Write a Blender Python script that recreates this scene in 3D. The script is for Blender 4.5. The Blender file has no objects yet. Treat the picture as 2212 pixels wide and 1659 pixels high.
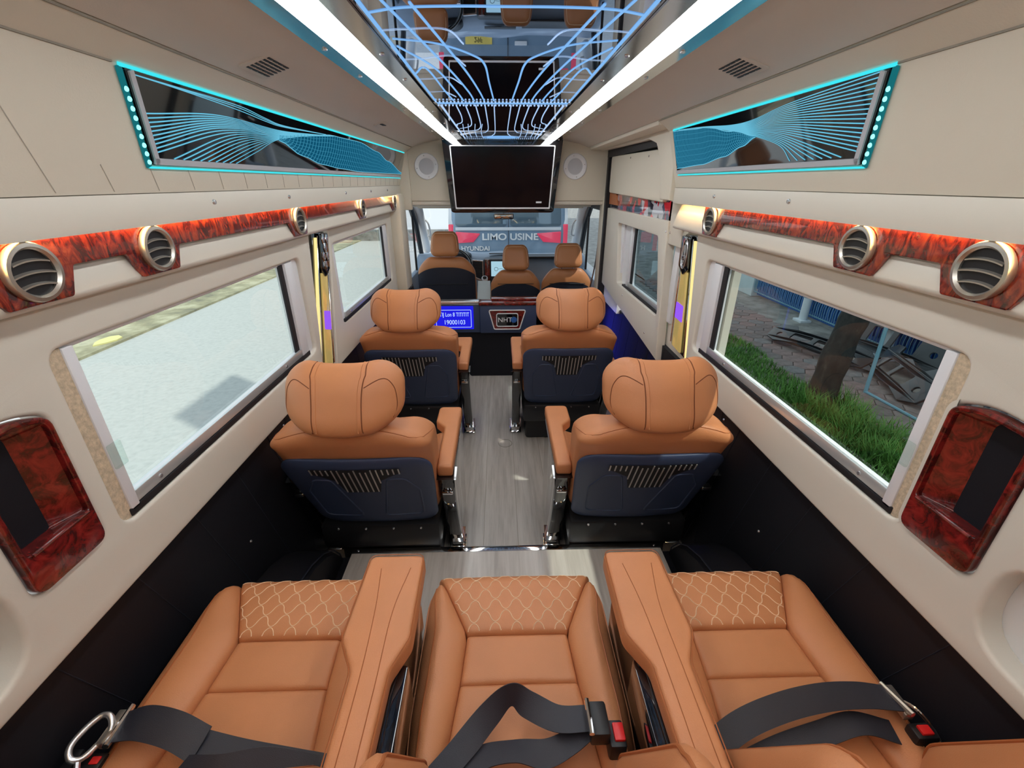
import bpy, bmesh, math, random
from mathutils import Vector, Matrix
random.seed(7)
S = bpy.context.scene
COL = S.collection

# ------------------------------------------------------------------ camera
cam_d = bpy.data.cameras.new('camera'); cam_d.sensor_width = 36.0; cam_d.sensor_fit = 'HORIZONTAL'
cam_d.lens = 960.0 / 2212 * 36.0; cam_d.clip_start = 0.02; cam_d.clip_end = 300
cam = bpy.data.objects.new('camera', cam_d); COL.objects.link(cam)
cam.location = (-0.02, 0.0, 1.70)
cam.rotation_euler = (math.radians(90 - 24.4), 0, math.radians(-1.55))
S.camera = cam
# ------------------------------------------------------------------ world, sun, exposure
W = bpy.data.worlds.new('world'); S.world = W; W.use_nodes = True
bg = W.node_tree.nodes['Background']; bg.inputs[0].default_value = (0.80, 0.90, 1.0, 1); bg.inputs[1].default_value = 1.25
sun_d = bpy.data.lights.new('sun', 'SUN'); sun_d.energy = 3.0; sun_d.color = (1.0, 0.95, 0.86); sun_d.angle = math.radians(1.0)
sun = bpy.data.objects.new('sun', sun_d); COL.objects.link(sun)
sun.rotation_euler = Vector((-0.50, 0.34, -0.80)).to_track_quat('-Z', 'Y').to_euler()
S.view_settings.view_transform = 'Standard'; S.view_settings.look = 'None'
S.view_settings.exposure = 0.0; S.view_settings.gamma = 1.0; S.view_settings.use_curve_mapping = False

# ------------------------------------------------------------------ materials
MATS = {}
def mat(name, col, rough=0.5, metal=0.0, emit=None, estr=0.0, coat=0.0, spec=0.5, noise=0.0, nscale=200.0, bump=0.0, vary=0.0, vscale=6.0, trans=0.0):
    m = bpy.data.materials.new(name); m.use_nodes = True; nt = m.node_tree; b = nt.nodes['Principled BSDF']
    b.inputs['Base Color'].default_value = (*col, 1); b.inputs['Roughness'].default_value = rough; b.inputs['Metallic'].default_value = metal
    b.inputs['Coat Weight'].default_value = coat; b.inputs['Coat Roughness'].default_value = 0.05
    b.inputs['Specular IOR Level'].default_value = spec
    if emit: b.inputs['Emission Color'].default_value = (*emit, 1); b.inputs['Emission Strength'].default_value = estr
    tc = nt.nodes.new('ShaderNodeTexCoord')
    if vary:
        n = nt.nodes.new('ShaderNodeTexNoise'); n.inputs['Scale'].default_value = vscale; n.inputs['Detail'].default_value = 5
        nt.links.new(tc.outputs['Object'], n.inputs['Vector'])
        r = nt.nodes.new('ShaderNodeMapRange'); r.inputs[3].default_value = 1 - vary; r.inputs[4].default_value = 1 + vary
        r.inputs[1].default_value = 0.25; r.inputs[2].default_value = 0.75
        nt.links.new(n.outputs['Fac'], r.inputs[0])
        mx = nt.nodes.new('ShaderNodeMix'); mx.data_type = 'RGBA'; mx.blend_type = 'MULTIPLY'; mx.inputs[0].default_value = 1
        mx.inputs[6].default_value = (*col, 1); nt.links.new(r.outputs[0], mx.inputs[7]); nt.links.new(mx.outputs[2], b.inputs['Base Color'])
    if bump:
        n = nt.nodes.new('ShaderNodeTexNoise'); n.inputs['Scale'].default_value = nscale; n.inputs['Detail'].default_value = 3
        nt.links.new(tc.outputs['Object'], n.inputs['Vector'])
        bp = nt.nodes.new('ShaderNodeBump'); bp.inputs['Strength'].default_value = bump; bp.inputs['Distance'].default_value = 0.002
        nt.links.new(n.outputs['Fac'], bp.inputs['Height']); nt.links.new(bp.outputs[0], b.inputs['Normal'])
    MATS[name] = m; return m
def ramp_mat(name, tex, scale, stops, rough=0.3, coat=0.0, stretch=(1, 1, 1), distort=0.0, detail=8, bump=0.0):
    m = bpy.data.materials.new(name); m.use_nodes = True; nt = m.node_tree; b = nt.nodes['Principled BSDF']
    b.inputs['Roughness'].default_value = rough; b.inputs['Coat Weight'].default_value = coat; b.inputs['Coat Roughness'].default_value = 0.04
    tc = nt.nodes.new('ShaderNodeTexCoord'); mp = nt.nodes.new('ShaderNodeMapping'); mp.inputs['Scale'].default_value = stretch
    nt.links.new(tc.outputs['Object'], mp.inputs['Vector'])
    n = nt.nodes.new('ShaderNodeTex' + tex); n.inputs['Scale'].default_value = scale
    if tex == 'Noise': n.inputs['Detail'].default_value = detail; n.inputs['Distortion'].default_value = distort; n.inputs['Roughness'].default_value = 0.62
    nt.links.new(mp.outputs[0], n.inputs['Vector'])
    cr = nt.nodes.new('ShaderNodeValToRGB'); el = cr.color_ramp.elements
    while len(el) < len(stops): el.new(0.5)
    for e, (p, c) in zip(el, stops): e.position = p; e.color = (*c, 1)
    if tex == 'Voronoi':
        sx = nt.nodes.new('ShaderNodeSeparateColor'); nt.links.new(n.outputs['Color'], sx.inputs[0]); nt.links.new(sx.outputs[0], cr.inputs[0]); cr.color_ramp.interpolation = 'CONSTANT'
    else: nt.links.new(n.outputs['Fac'], cr.inputs[0])
    nt.links.new(cr.outputs[0], b.inputs['Base Color'])
    if bump:
        bp = nt.nodes.new('ShaderNodeBump'); bp.inputs['Strength'].default_value = bump; bp.inputs['Distance'].default_value = 0.01
        nt.links.new(n.outputs[0], bp.inputs['Height']); nt.links.new(bp.outputs[0], b.inputs['Normal'])
    MATS[name] = m; return m
def glass_mat(name, tint, refl=0.06):
    m = bpy.data.materials.new(name); m.use_nodes = True; nt = m.node_tree; nt.nodes.remove(nt.nodes['Principled BSDF'])
    t = nt.nodes.new('ShaderNodeBsdfTransparent'); t.inputs[0].default_value = (*tint, 1)
    g = nt.nodes.new('ShaderNodeBsdfGlossy'); g.inputs['Roughness'].default_value = 0.0
    lw = nt.nodes.new('ShaderNodeFresnel'); lw.inputs[0].default_value = 1.45
    ge = nt.nodes.new('ShaderNodeNewGeometry'); om = nt.nodes.new('ShaderNodeMath'); om.operation = 'SUBTRACT'; om.inputs[0].default_value = 1.0; nt.links.new(ge.outputs['Backfacing'], om.inputs[1])
    fm = nt.nodes.new('ShaderNodeMath'); fm.operation = 'MULTIPLY'; nt.links.new(lw.outputs[0], fm.inputs[0]); nt.links.new(om.outputs[0], fm.inputs[1])
    mx = nt.nodes.new('ShaderNodeMixShader'); nt.links.new(fm.outputs[0], mx.inputs[0]); nt.links.new(t.outputs[0], mx.inputs[1]); nt.links.new(g.outputs[0], mx.inputs[2])
    nt.links.new(mx.outputs[0], nt.nodes['Material Output'].inputs[0]); MATS[name] = m; return m
def emit_mat(name, col, s):
    m = bpy.data.materials.new(name); m.use_nodes = True; nt = m.node_tree; nt.nodes.remove(nt.nodes['Principled BSDF'])
    e = nt.nodes.new('ShaderNodeEmission'); e.inputs[0].default_value = (*col, 1); e.inputs[1].default_value = s
    nt.links.new(e.outputs[0], nt.nodes['Material Output'].inputs[0]); MATS[name] = m; return m

TAN = (0.585, 0.235, 0.098)
mat('leather', TAN, 0.48, bump=0.25, nscale=420, vary=0.05, vscale=9)
mat('leather_cab', (0.52, 0.215, 0.085), 0.45, bump=0.2, nscale=300)
mat('seam', (0.20, 0.055, 0.015), 0.7)
mat('thread', (0.88, 0.62, 0.40), 0.6)
mat('piping', (0.42, 0.13, 0.04), 0.5)
mat('cream', (0.73, 0.68, 0.585), 0.45, bump=0.06, nscale=350)
mat('cream_vinyl', (0.71, 0.65, 0.535), 0.5, bump=0.15, nscale=260)
mat('ceiling_vinyl', (0.67, 0.60, 0.525), 0.55, bump=0.12, nscale=300)
mat('stitch_grey', (0.50, 0.46, 0.39), 0.8); mat('groove', (0.30, 0.27, 0.22), 0.8)
mat('white_frame', (0.80, 0.80, 0.82), 0.35)
mat('alu', (0.72, 0.74, 0.74), 0.3, metal=0.6)
mat('black_wall', (0.011, 0.011, 0.015), 0.55, spec=0.25, bump=0.1, nscale=150)
mat('black_plastic', (0.012, 0.012, 0.014), 0.4)
mat('black_gloss', (0.006, 0.006, 0.008), 0.06, coat=1.0)
mat('rubber', (0.01, 0.009, 0.012), 0.6)
mat('navy', (0.038, 0.058, 0.125), 0.5, bump=0.12, nscale=500)
mat('navy_dark', (0.017, 0.020, 0.034), 0.55, bump=0.15, nscale=500)
mat('slat', (0.62, 0.60, 0.58), 0.3, metal=0.5)
mat('chrome', (0.80, 0.80, 0.80), 0.06, metal=1.0)
mat('rail_chrome', (0.66, 0.65, 0.61), 0.14, metal=1.0, bump=0.15, nscale=9); mat('brushed', (0.62, 0.57, 0.50), 0.32, metal=0.9)
mat('silver', (0.74, 0.74, 0.76), 0.25, metal=0.85)
mat('mirror', (0.50, 0.57, 0.70), 0.012, metal=1.0)
mat('glass_black', (0.004, 0.005, 0.007), 0.03, coat=1.0)
mat('screen_off', (0.003, 0.003, 0.005), 0.12, spec=0.25)
mat('white_plastic', (0.78, 0.78, 0.80), 0.4)
mat('grey_grille', (0.50, 0.50, 0.53), 0.5)
mat('webbing', (0.020, 0.022, 0.034), 0.42, bump=0.4, nscale=900)
mat('buckle_red', (0.75, 0.02, 0.02), 0.35)
mat('fabric_beige', (0.62, 0.50, 0.35), 0.85, bump=0.9, nscale=260, vary=0.25, vscale=120)
mat('dash', (0.27, 0.34, 0.43), 0.5, bump=0.1, nscale=300)
mat('dash_dark', (0.02, 0.024, 0.03), 0.45)
mat('gold', (0.80, 0.60, 0.22), 0.2, metal=0.7, emit=(1.0, 0.75, 0.25), estr=0.25)
mat('clear_grip', (0.75, 0.75, 0.78), 0.15)
mat('cab_white', (0.85, 0.85, 0.84), 0.4)
ramp_mat('burl', 'Noise', 30, [(0.34, (0.022, 0.002, 0.002)), (0.46, (0.11, 0.008, 0.005)), (0.56, (0.26, 0.022, 0.008)), (0.72, (0.42, 0.07, 0.018))], rough=0.25, coat=1.0, distort=1.5, stretch=(1, 1.3, 0.6))
ramp_mat('burl_dark', 'Noise', 26, [(0.30, (0.020, 0.002, 0.002)), (0.45, (0.10, 0.008, 0.006)), (0.58, (0.24, 0.015, 0.012)), (0.75, (0.30, 0.028, 0.02))], rough=0.22, coat=1.0, distort=1.2)
ramp_mat('wood_floor', 'Noise', 7, [(0.30, (0.42, 0.375, 0.335)), (0.5, (0.52, 0.475, 0.43)), (0.7, (0.60, 0.555, 0.51))], rough=0.25, stretch=(6, 0.35, 1), detail=6)
ramp_mat('painted_reflection', 'Voronoi', 16, [(0.0, (0.02, 0.02, 0.04)), (0.30, (0.55, 0.55, 0.62)), (0.48, (0.62, 0.02, 0.03)), (0.66, (0.10, 0.10, 0.16)), (0.84, (0.75, 0.04, 0.06))], rough=0.08, coat=1.0)  # red, white and dark patches stand in for reflections in shiny trim
ramp_mat('road', 'Noise', 16.0, [(0.3, (0.43, 0.43, 0.42)), (0.5, (0.49, 0.49, 0.48)), (0.75, (0.54, 0.535, 0.52))], rough=0.9, detail=12)
ramp_mat('verge', 'Noise', 1.6, [(0.3, (0.16, 0.15, 0.12)), (0.48, (0.34, 0.31, 0.20)), (0.62, (0.52, 0.48, 0.34)), (0.8, (0.30, 0.29, 0.24))], rough=0.95, detail=12)
ramp_mat('dirt', 'Noise', 3.5, [(0.3, (0.16, 0.155, 0.14)), (0.55, (0.30, 0.295, 0.27)), (0.75, (0.40, 0.39, 0.36))], rough=0.95, detail=12, bump=0.6)
for i, c in enumerate([(0.20, 0.165, 0.155), (0.25, 0.20, 0.185), (0.22, 0.205, 0.20), (0.27, 0.19, 0.175)]):
    ramp_mat('paver%d' % i, 'Noise', 9, [(0.3, tuple(x * 0.7 for x in c)), (0.7, tuple(x * 1.25 for x in c))], rough=0.85, bump=0.4)
ramp_mat('bark', 'Noise', 11, [(0.35, (0.012, 0.013, 0.013)), (0.6, (0.035, 0.034, 0.030)), (0.70, (0.06, 0.058, 0.052)), (0.76, (0.28, 0.29, 0.28))], rough=0.9, stretch=(1, 1, 0.5), bump=1.0)
ramp_mat('grass', 'Noise', 2.2, [(0.3, (0.06, 0.17, 0.025)), (0.55, (0.13, 0.32, 0.05)), (0.8, (0.26, 0.46, 0.10))], rough=0.7)
mat('fence_blue', (0.030, 0.13, 0.42), 0.45)
mat('fence_white', (0.70, 0.76, 0.80), 0.5)
mat('wall_white', (0.66, 0.76, 0.78), 0.7, vary=0.05)
mat('bumper', (0.014, 0.016, 0.020), 0.35, coat=0.3)
mat('bumper_grey', (0.05, 0.055, 0.06), 0.5)
mat('tarp', (0.035, 0.055, 0.055), 0.5, vary=0.3)
mat('tarp_red', (0.16, 0.06, 0.055), 0.6)
mat('pipe_blue', (0.20, 0.42, 0.52), 0.4)
mat('van_paint', (0.21, 0.31, 0.42), 0.18, coat=1.0)
mat('van_white', (0.80, 0.82, 0.84), 0.3, coat=0.5)
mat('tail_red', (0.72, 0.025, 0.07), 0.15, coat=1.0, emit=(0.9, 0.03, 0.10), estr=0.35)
mat('plate_yellow', (0.85, 0.66, 0.16), 0.5)
mat('ink', (0.03, 0.03, 0.02), 0.6)
mat('shade_block', (0.42, 0.44, 0.46), 0.85, vary=0.08, vscale=0.6)
mat('far_wall', (0.90, 0.91, 0.92), 0.9)
mat('litter_yellow', (0.75, 0.68, 0.30), 0.7)
mat('litter_red', (0.60, 0.16, 0.10), 0.7)
mat('foliage', (0.06, 0.13, 0.035), 0.7, vary=0.4, vscale=3)
glass_mat('glass', (0.90, 0.95, 0.93)); glass_mat('glass_tint', (0.62, 0.70, 0.72)); glass_mat('glass_cab', (0.92, 0.97, 1.0))
mat('van_glass', (0.10, 0.16, 0.20), 0.03, metal=0.35, coat=1.0)
emit_mat('lamp_white', (0.95, 0.98, 1.0), 13.0)
emit_mat('neon_blue', (0.24, 0.52, 0.95), 0.95)
emit_mat('neon_white', (0.45, 0.64, 0.95), 1.0)
emit_mat('led_cyan', (0.05, 0.75, 0.85), 1.1)
emit_mat('led_cyan_dot', (0.25, 1.0, 0.95), 2.0)
emit_mat('wave_line', (0.16, 0.58, 0.80), 0.9); emit_mat('wave_fill', (0.006, 0.10, 0.19), 0.8)
mat('panel_bar', (0.50, 0.52, 0.56), 0.35)
emit_mat('wave_fine', (0.05, 0.32, 0.50), 0.75)
emit_mat('led_warm', (1.0, 0.64, 0.26), 32.0)
emit_mat('led_blue', (0.04, 0.05, 1.0), 26.0)
emit_mat('sign_blue', (0.015, 0.015, 0.75), 1.0)
emit_mat('sign_text', (0.45, 0.60, 1.0), 1.3)
emit_mat('screen_lit', (0.45, 0.72, 0.85), 0.85)
emit_mat('led_purple', (0.35, 0.12, 1.0), 0.9)
emit_mat('teal_edge', (0.02, 0.33, 0.38), 0.45)
emit_mat('gold_light', (1.0, 0.80, 0.32), 1.1)

# ------------------------------------------------------------------ mesh helpers
def tag(o, label=None, cat=None, group=None, kind=None):
    if label: o['label'] = label
    if cat: o['category'] = cat
    if group: o['group'] = group
    if kind: o['kind'] = kind
    return o
def thing(name, label, cat, loc=(0, 0, 0), group=None, kind=None):
    o = bpy.data.objects.new(name, None); COL.objects.link(o); o.location = loc; o.empty_display_size = 0.1
    return tag(o, label, cat, group, kind)
def link_mesh(name, me, m, parent=None, smooth=True, angle=0.7, local=False):
    for mm in (m if isinstance(m, (list, tuple)) else [m]): me.materials.append(MATS[mm])
    if parent is not None and not local:
        p = parent; off = Vector((0, 0, 0))
        while p is not None: off += p.location; p = p.parent
        if off.length > 1e-9:
            me.transform(Matrix.Translation(-off))
    if smooth: me.shade_smooth(); me.set_sharp_from_angle(angle=angle)
    o = bpy.data.objects.new(name, me); COL.objects.link(o)
    if parent is not None: o.parent = parent
    return o
class MB:
    def __init__(s): s.v = []; s.f = []
    def add(s, vs, fs):
        k = len(s.v); s.v += [tuple(p) for p in vs]; s.f += [tuple(i + k for i in f) for f in fs]; return s
    def box(s, a, b):
        x0, y0, z0 = a; x1, y1, z1 = b
        return s.add([(x0, y0, z0), (x1, y0, z0), (x1, y1, z0), (x0, y1, z0), (x0, y0, z1), (x1, y0, z1), (x1, y1, z1), (x0, y1, z1)],
                     [(0, 3, 2, 1), (4, 5, 6, 7), (0, 1, 5, 4), (1, 2, 6, 5), (2, 3, 7, 6), (3, 0, 4, 7)])
    def grid(s, rows, close_u=False, close_v=False):
        n = len(rows); m = len(rows[0]); vs = [p for r in rows for p in r]; fs = []
        for i in range(n if close_v else n - 1):
            for j in range(m if close_u else m - 1):
                a = i * m + j; b = i * m + (j + 1) % m; c = ((i + 1) % n) * m + (j + 1) % m; d = ((i + 1) % n) * m + j
                fs.append((a, b, c, d))
        return s.add(vs, fs)
    def tube(s, pts, r, n=8, closed=False, caps=True):
        pts = [Vector(p) for p in pts]; N = len(pts); rows = []; up = None
        for i, p in enumerate(pts):
            a = pts[(i - 1) % N] if (closed or i > 0) else p; b = pts[(i + 1) % N] if (closed or i < N - 1) else p
            t = (b - a); t = t.normalized() if t.length > 1e-9 else Vector((0, 0, 1))
            if up is None: up = Vector((0, 0, 1)) if abs(t.z) < 0.9 else Vector((1, 0, 0))
            sx = t.cross(up)
            if sx.length < 1e-6: sx = t.cross(Vector((0, 1, 0)))
            sx.normalize(); sy = sx.cross(t).normalized(); up = sy
            rr = r[i] if isinstance(r, (list, tuple)) else r
            rows.append([p + sx * math.cos(k * 2 * math.pi / n) * rr + sy * math.sin(k * 2 * math.pi / n) * rr for k in range(n)])
        k0 = len(s.v); s.grid(rows, close_u=True, close_v=closed)
        if caps and not closed:
            s.f.append(tuple(k0 + k for k in reversed(range(n)))); s.f.append(tuple(k0 + (N - 1) * n + k for k in range(n)))
        return s
    def lathe(s, prof, o, axis, n=24, closed=False):
        o = Vector(o); a = Vector(axis).normalized(); e = a.orthogonal().normalized(); g = a.cross(e)
        rows = [[o + a * h + (e * math.cos(k * 2 * math.pi / n) + g * math.sin(k * 2 * math.pi / n)) * r for k in range(n)] for r, h in prof]
        k0 = len(s.v); s.grid(rows, close_u=True, close_v=closed)
        if not closed:
            s.f.append(tuple(k0 + k for k in reversed(range(n)))); s.f.append(tuple(k0 + (len(prof) - 1) * n + k for k in range(n)))
        return s
    def ribbon(s, pts, sides, w, th=0.002):
        P = [Vector(p) for p in pts]; rows = []
        for i, p in enumerate(P):
            t = (P[min(i + 1, len(P) - 1)] - P[max(i - 1, 0)]).normalized(); d = Vector(sides[i]).normalized(); n = t.cross(d).normalized() * th
            h = d * w / 2
            rows.append([p - h - n, p + h - n, p + h + n, p - h + n])
        k0 = len(s.v); s.grid(rows, close_u=True); m = len(rows)
        s.f.append((k0, k0 + 1, k0 + 2, k0 + 3)); e = k0 + (m - 1) * 4; s.f.append((e + 3, e + 2, e + 1, e)); return s
    def mesh(s, name, bevel=0.0, seg=2, fix=True):
        me = bpy.data.meshes.new(name); me.from_pydata(s.v, [], s.f); me.update()
        bm = bmesh.new(); bm.from_mesh(me)
        if bevel:
            ed = [e for e in bm.edges if len(e.link_faces) == 2 and e.calc_face_angle(0) > 0.5]
            bmesh.ops.bevel(bm, geom=ed, offset=bevel, segments=seg, affect='EDGES', profile=0.5)
        if fix: bmesh.ops.recalc_face_normals(bm, faces=bm.faces)
        bm.to_mesh(me); bm.free(); return me
    def build(s, name, m, parent=None, bevel=0.0, seg=2, smooth=True, angle=0.7, local=False):
        return link_mesh(name, s.mesh(name, bevel, seg), m, parent, smooth, angle, local)
def catmull(pts, n=8, closed=False):
    P = [Vector(p) for p in pts]; out = []; N = len(P)
    for i in range(N if closed else N - 1):
        p1 = P[i]; p2 = P[(i + 1) % N]; p0 = P[i - 1] if (i > 0 or closed) else p1 * 2 - p2; p3 = P[(i + 2) % N] if (closed or i + 2 < N) else p2 * 2 - p1
        for k in range(n):
            t = k / n; out.append(0.5 * ((2 * p1) + (p2 - p0) * t + (2 * p0 - 5 * p1 + 4 * p2 - p3) * t * t + (3 * p1 - p0 - 3 * p2 + p3) * t ** 3))
    if not closed: out.append(P[-1])
    return out
def rpoly(pts, r, n=6):
    """rounded polygon; r single or per-corner"""
    N = len(pts); out = []
    for i in range(N):
        p = Vector(pts[i]).to_2d() if len(pts[i]) > 2 else Vector(pts[i]); a = Vector(pts[i - 1]); b = Vector(pts[(i + 1) % N]); rr = r[i] if isinstance(r, (list, tuple)) else r
        if rr <= 0: out.append((p.x, p.y)); continue
        da = (a - p).normalized(); db = (b - p).normalized(); ang = da.angle(db); t = min(rr / math.tan(ang / 2), (a - p).length * 0.49, (b - p).length * 0.49)
        q0 = p + da * t; q1 = p + db * t
        for k in range(n + 1):
            u = k / n; q = q0 * (1 - u) ** 2 + p * 2 * u * (1 - u) + q1 * u * u; out.append((q.x, q.y))
    return out
def rrect(u0, v0, u1, v1, r, n=6): return rpoly([(u0, v0), (u1, v0), (u1, v1), (u0, v1)], r, n)
def plate(name, outer, holes, th, m, parent, fn, bevel=0.0, bres=2):
    """flat sheet with holes, thickness th (w from 0 to th), rounded lips"""
    cu = bpy.data.curves.new(name, 'CURVE'); cu.dimensions = '2D'; cu.fill_mode = 'BOTH'
    for lp in [outer] + list(holes):
        sp = cu.splines.new('POLY'); sp.points.add(len(lp) - 1); sp.use_cyclic_u = True
        for q, (u, v) in zip(sp.points, lp): q.co = (u, v, 0, 1)
    cu.extrude = max(th / 2 - bevel, 0.0); cu.bevel_depth = bevel; cu.bevel_resolution = bres; cu.offset = -bevel
    ob = bpy.data.objects.new(name, cu); COL.objects.link(ob)
    dg = bpy.context.evaluated_depsgraph_get(); dg.update()
    me = bpy.data.meshes.new_from_object(ob.evaluated_get(dg)); bpy.data.objects.remove(ob); bpy.data.curves.remove(cu)
    me.name = name; me.materials.clear()
    for v in me.vertices: v.co = Vector(fn(v.co.x, v.co.y, v.co.z + th / 2))
    bm = bmesh.new(); bm.from_mesh(me); bmesh.ops.remove_doubles(bm, verts=bm.verts, dist=1e-5); bmesh.ops.recalc_face_normals(bm, faces=bm.faces); bm.to_mesh(me); bm.free()
    return link_mesh(name, me, m, parent, True, 0.5)
def side(s, X0): return lambda u, v, w: (s * (X0 + w), u, v)       # side wall: u along the van, v up, w outwards
def facing(Y0): return lambda u, v, w: (u, Y0 + w, v)               # wall across the van
class Soft:
    """rounded cushion block: half sizes, corner radii, deform function"""
    def __init__(s, half, rad, fn=None, n=10):
        s.h = half; s.r = [min(r, h) for r, h in zip(rad, half)]; s.fn = fn or (lambda x, y, z: (x, y, z)); s.n = n
    def M(s, a, b, c):
        p = [a * s.h[0], b * s.h[1], c * s.h[2]]; q = [max(-(h - r), min(h - r, x)) for x, h, r in zip(p, s.h, s.r)]
        d = Vector([(x - y) / r for x, y, r in zip(p, q, s.r)]); L = d.length
        if L > 1e-9: d /= L
        return Vector(s.fn(*[y + k * r for y, k, r in zip(q, d, s.r)]))
    def ticks(s, i):
        h, r = s.h[i], s.r[i]; k = 5; t = []
        for j in range(k): t.append(-1 + (r / h) * (1 - math.tan((1 - j / k) * math.pi / 4)))
        m = s.n; a = -1 + r / h
        if r < h * 0.999:
            for j in range(m + 1): t.append(a + (-2 * a) * j / m)
        else: t.append(0.0)
        t += [-x for x in reversed(t[:k])]
        return t
    def into(s, mb):
        T = [s.ticks(i) for i in range(3)]
        for ax in range(3):
            u, v = [(1, 2), (2, 0), (0, 1)][ax]
            for sg in (-1, 1):
                rows = []
                for a in T[u]:
                    row = []
                    for b in T[v]:
                        c = [0, 0, 0]; c[ax] = sg; c[u] = a; c[v] = b; row.append(s.M(*c))
                    rows.append(row)
                mb.grid(rows)
        return mb
    def build(s, name, m, parent=None, local=False, angle=1.2):
        mb = MB(); s.into(mb); me = bpy.data.meshes.new(name); me.from_pydata(mb.v, [], mb.f)
        bm = bmesh.new(); bm.from_mesh(me); bmesh.ops.remove_doubles(bm, verts=bm.verts, dist=1e-5); bmesh.ops.recalc_face_normals(bm, faces=bm.faces); bm.to_mesh(me); bm.free()
        return link_mesh(name, me, m, parent, True, angle, local)
class Pillow:
    """upholstered panel between two edge curves e0(v), e1(v); rounded edges, crown, skirt"""
    def __init__(s, e0, e1, r=(0.012, 0.012, 0.012, 0.012), crown=0.01, depth=0.05, nu=18, nv=22, lift=None):
        s.e0, s.e1, s.r, s.c, s.d, s.nu, s.nv, s.lift = e0, e1, r, crown, depth, nu, nv, lift
    def S(s, u, v):
        a = Vector(s.e0(v)); b = Vector(s.e1(v)); p = a.lerp(b, u); wu = (b - a).length
        vm = 0.5; L = (Vector(s.e0(1)).lerp(Vector(s.e1(1)), u) - Vector(s.e0(0)).lerp(Vector(s.e1(0)), u)).length
        dz = s.c * (1 - (2 * u - 1) ** 2) * (1 - (2 * v - 1) ** 4)
        for d, r in ((u * wu, s.r[0]), ((1 - u) * wu, s.r[1]), (v * L, s.r[2]), ((1 - v) * L, s.r[3])):
            if d < r: dz -= r - math.sqrt(max(0, r * r - (r - d) ** 2))
        if s.lift: dz += s.lift(u, v)
        return Vector((p.x, p.y, p.z + dz))
    def mesh_into(s, mb):
        f = lambda k, n: 0.5 - 0.5 * math.cos(math.pi * k / n)
        us = [f(k, s.nu) for k in range(s.nu + 1)]; vs = [f(k, s.nv) for k in range(s.nv + 1)]
        rows = [[s.S(u, v) for u in us] for v in vs]; mb.grid(rows)
        ring = [rows[0][j] for j in range(s.nu + 1)] + [rows[i][-1] for i in range(1, s.nv + 1)] + [rows[-1][j] for j in range(s.nu - 1, -1, -1)] + [rows[i][0] for i in range(s.nv - 1, 0, -1)]
        low = [Vector((p.x, p.y, p.z - s.d)) for p in ring]
        k0 = len(mb.v); mb.grid([ring, low], close_u=True); n = len(ring); mb.f.append(tuple(k0 + n + i for i in range(n)))
        return mb
    def build(s, name, m, parent, local=False):
        mb = s.mesh_into(MB()); me = bpy.data.meshes.new(name); me.from_pydata(mb.v, [], mb.f)
        bm = bmesh.new(); bm.from_mesh(me); bmesh.ops.remove_doubles(bm, verts=bm.verts, dist=1e-5); bmesh.ops.recalc_face_normals(bm, faces=bm.faces); bm.to_mesh(me); bm.free()
        return link_mesh(name, me, m, parent, True, 1.2, local)
def text(name, body, size, m, parent, fn, ext=0.001, align='CENTER', shear=0.0, sx=1.0, bold=0.0):
    cu = bpy.data.curves.new(name, 'FONT'); cu.body = body; cu.size = size; cu.extrude = ext; cu.align_x = align; cu.align_y = 'CENTER'; cu.shear = shear; cu.offset = bold
    ob = bpy.data.objects.new(name, cu); COL.objects.link(ob); dg = bpy.context.evaluated_depsgraph_get(); dg.update()
    me = bpy.data.meshes.new_from_object(ob.evaluated_get(dg)); bpy.data.objects.remove(ob); bpy.data.curves.remove(cu); me.materials.clear(); me.name = name
    for v in me.vertices: v.co = Vector(fn(v.co.x * sx, v.co.y, v.co.z))
    return link_mesh(name, me, m, parent, False)
def copy_tree(o, loc=None, parent=None):
    c = o.copy(); COL.objects.link(c)
    if parent is not None: c.parent = parent
    if loc is not None: c.location = loc
    for ch in list(o.children): copy_tree(ch, None, c)
    return c
def smooth(a, b, x):
    t = max(0.0, min(1.0, (x - a) / (b - a))); return t * t * (3 - 2 * t)

# =================================================================== SETTING
def structure(o): o['kind'] = 'structure'; return o
YB = -0.34        # rear doors
# floor of the cabin
fl = structure(MB().box((-0.93, 1.50, -0.06), (0.93, 4.02, 0.0)).build('floor', 'wood_floor', smooth=False))
# inlaid plank joints of the aisle floor and the little drain ring drawn on it
for k, x in enumerate((-0.30, -0.12, 0.06, 0.24)):
    MB().box((x - 0.0015, 1.53, 0.0), (x + 0.0015, 3.92, 0.0012)).build('plank_joint', 'groove', fl, smooth=False)
MB().tube([(0.005 + 0.048 * math.cos(a / 20 * 2 * math.pi), 2.72 + 0.05 * math.sin(a / 20 * 2 * math.pi), 0.001) for a in range(20)], 0.0022, 5, closed=True).build('drain_ring', 'groove', fl)
pl = structure(MB().box((-0.69, YB, 0.0), (0.69, 1.505, 0.2)).build('floor_platform', 'wood_floor', smooth=False))
tag(pl, 'raised grey wood-look platform under the rear bench')
MB().box((-0.692, 1.500, 0.02), (0.698, 1.532, 0.203)).build('edge_trim', 'chrome', pl, bevel=0.004)
for sx in (-0.665, 0.665): MB().lathe([(0.005, 0), (0.005, 0.002), (0.002, 0.003)], (sx, 1.516, 0.203), (0, 0, 1), 10).build('screw', 'silver', pl)
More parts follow.
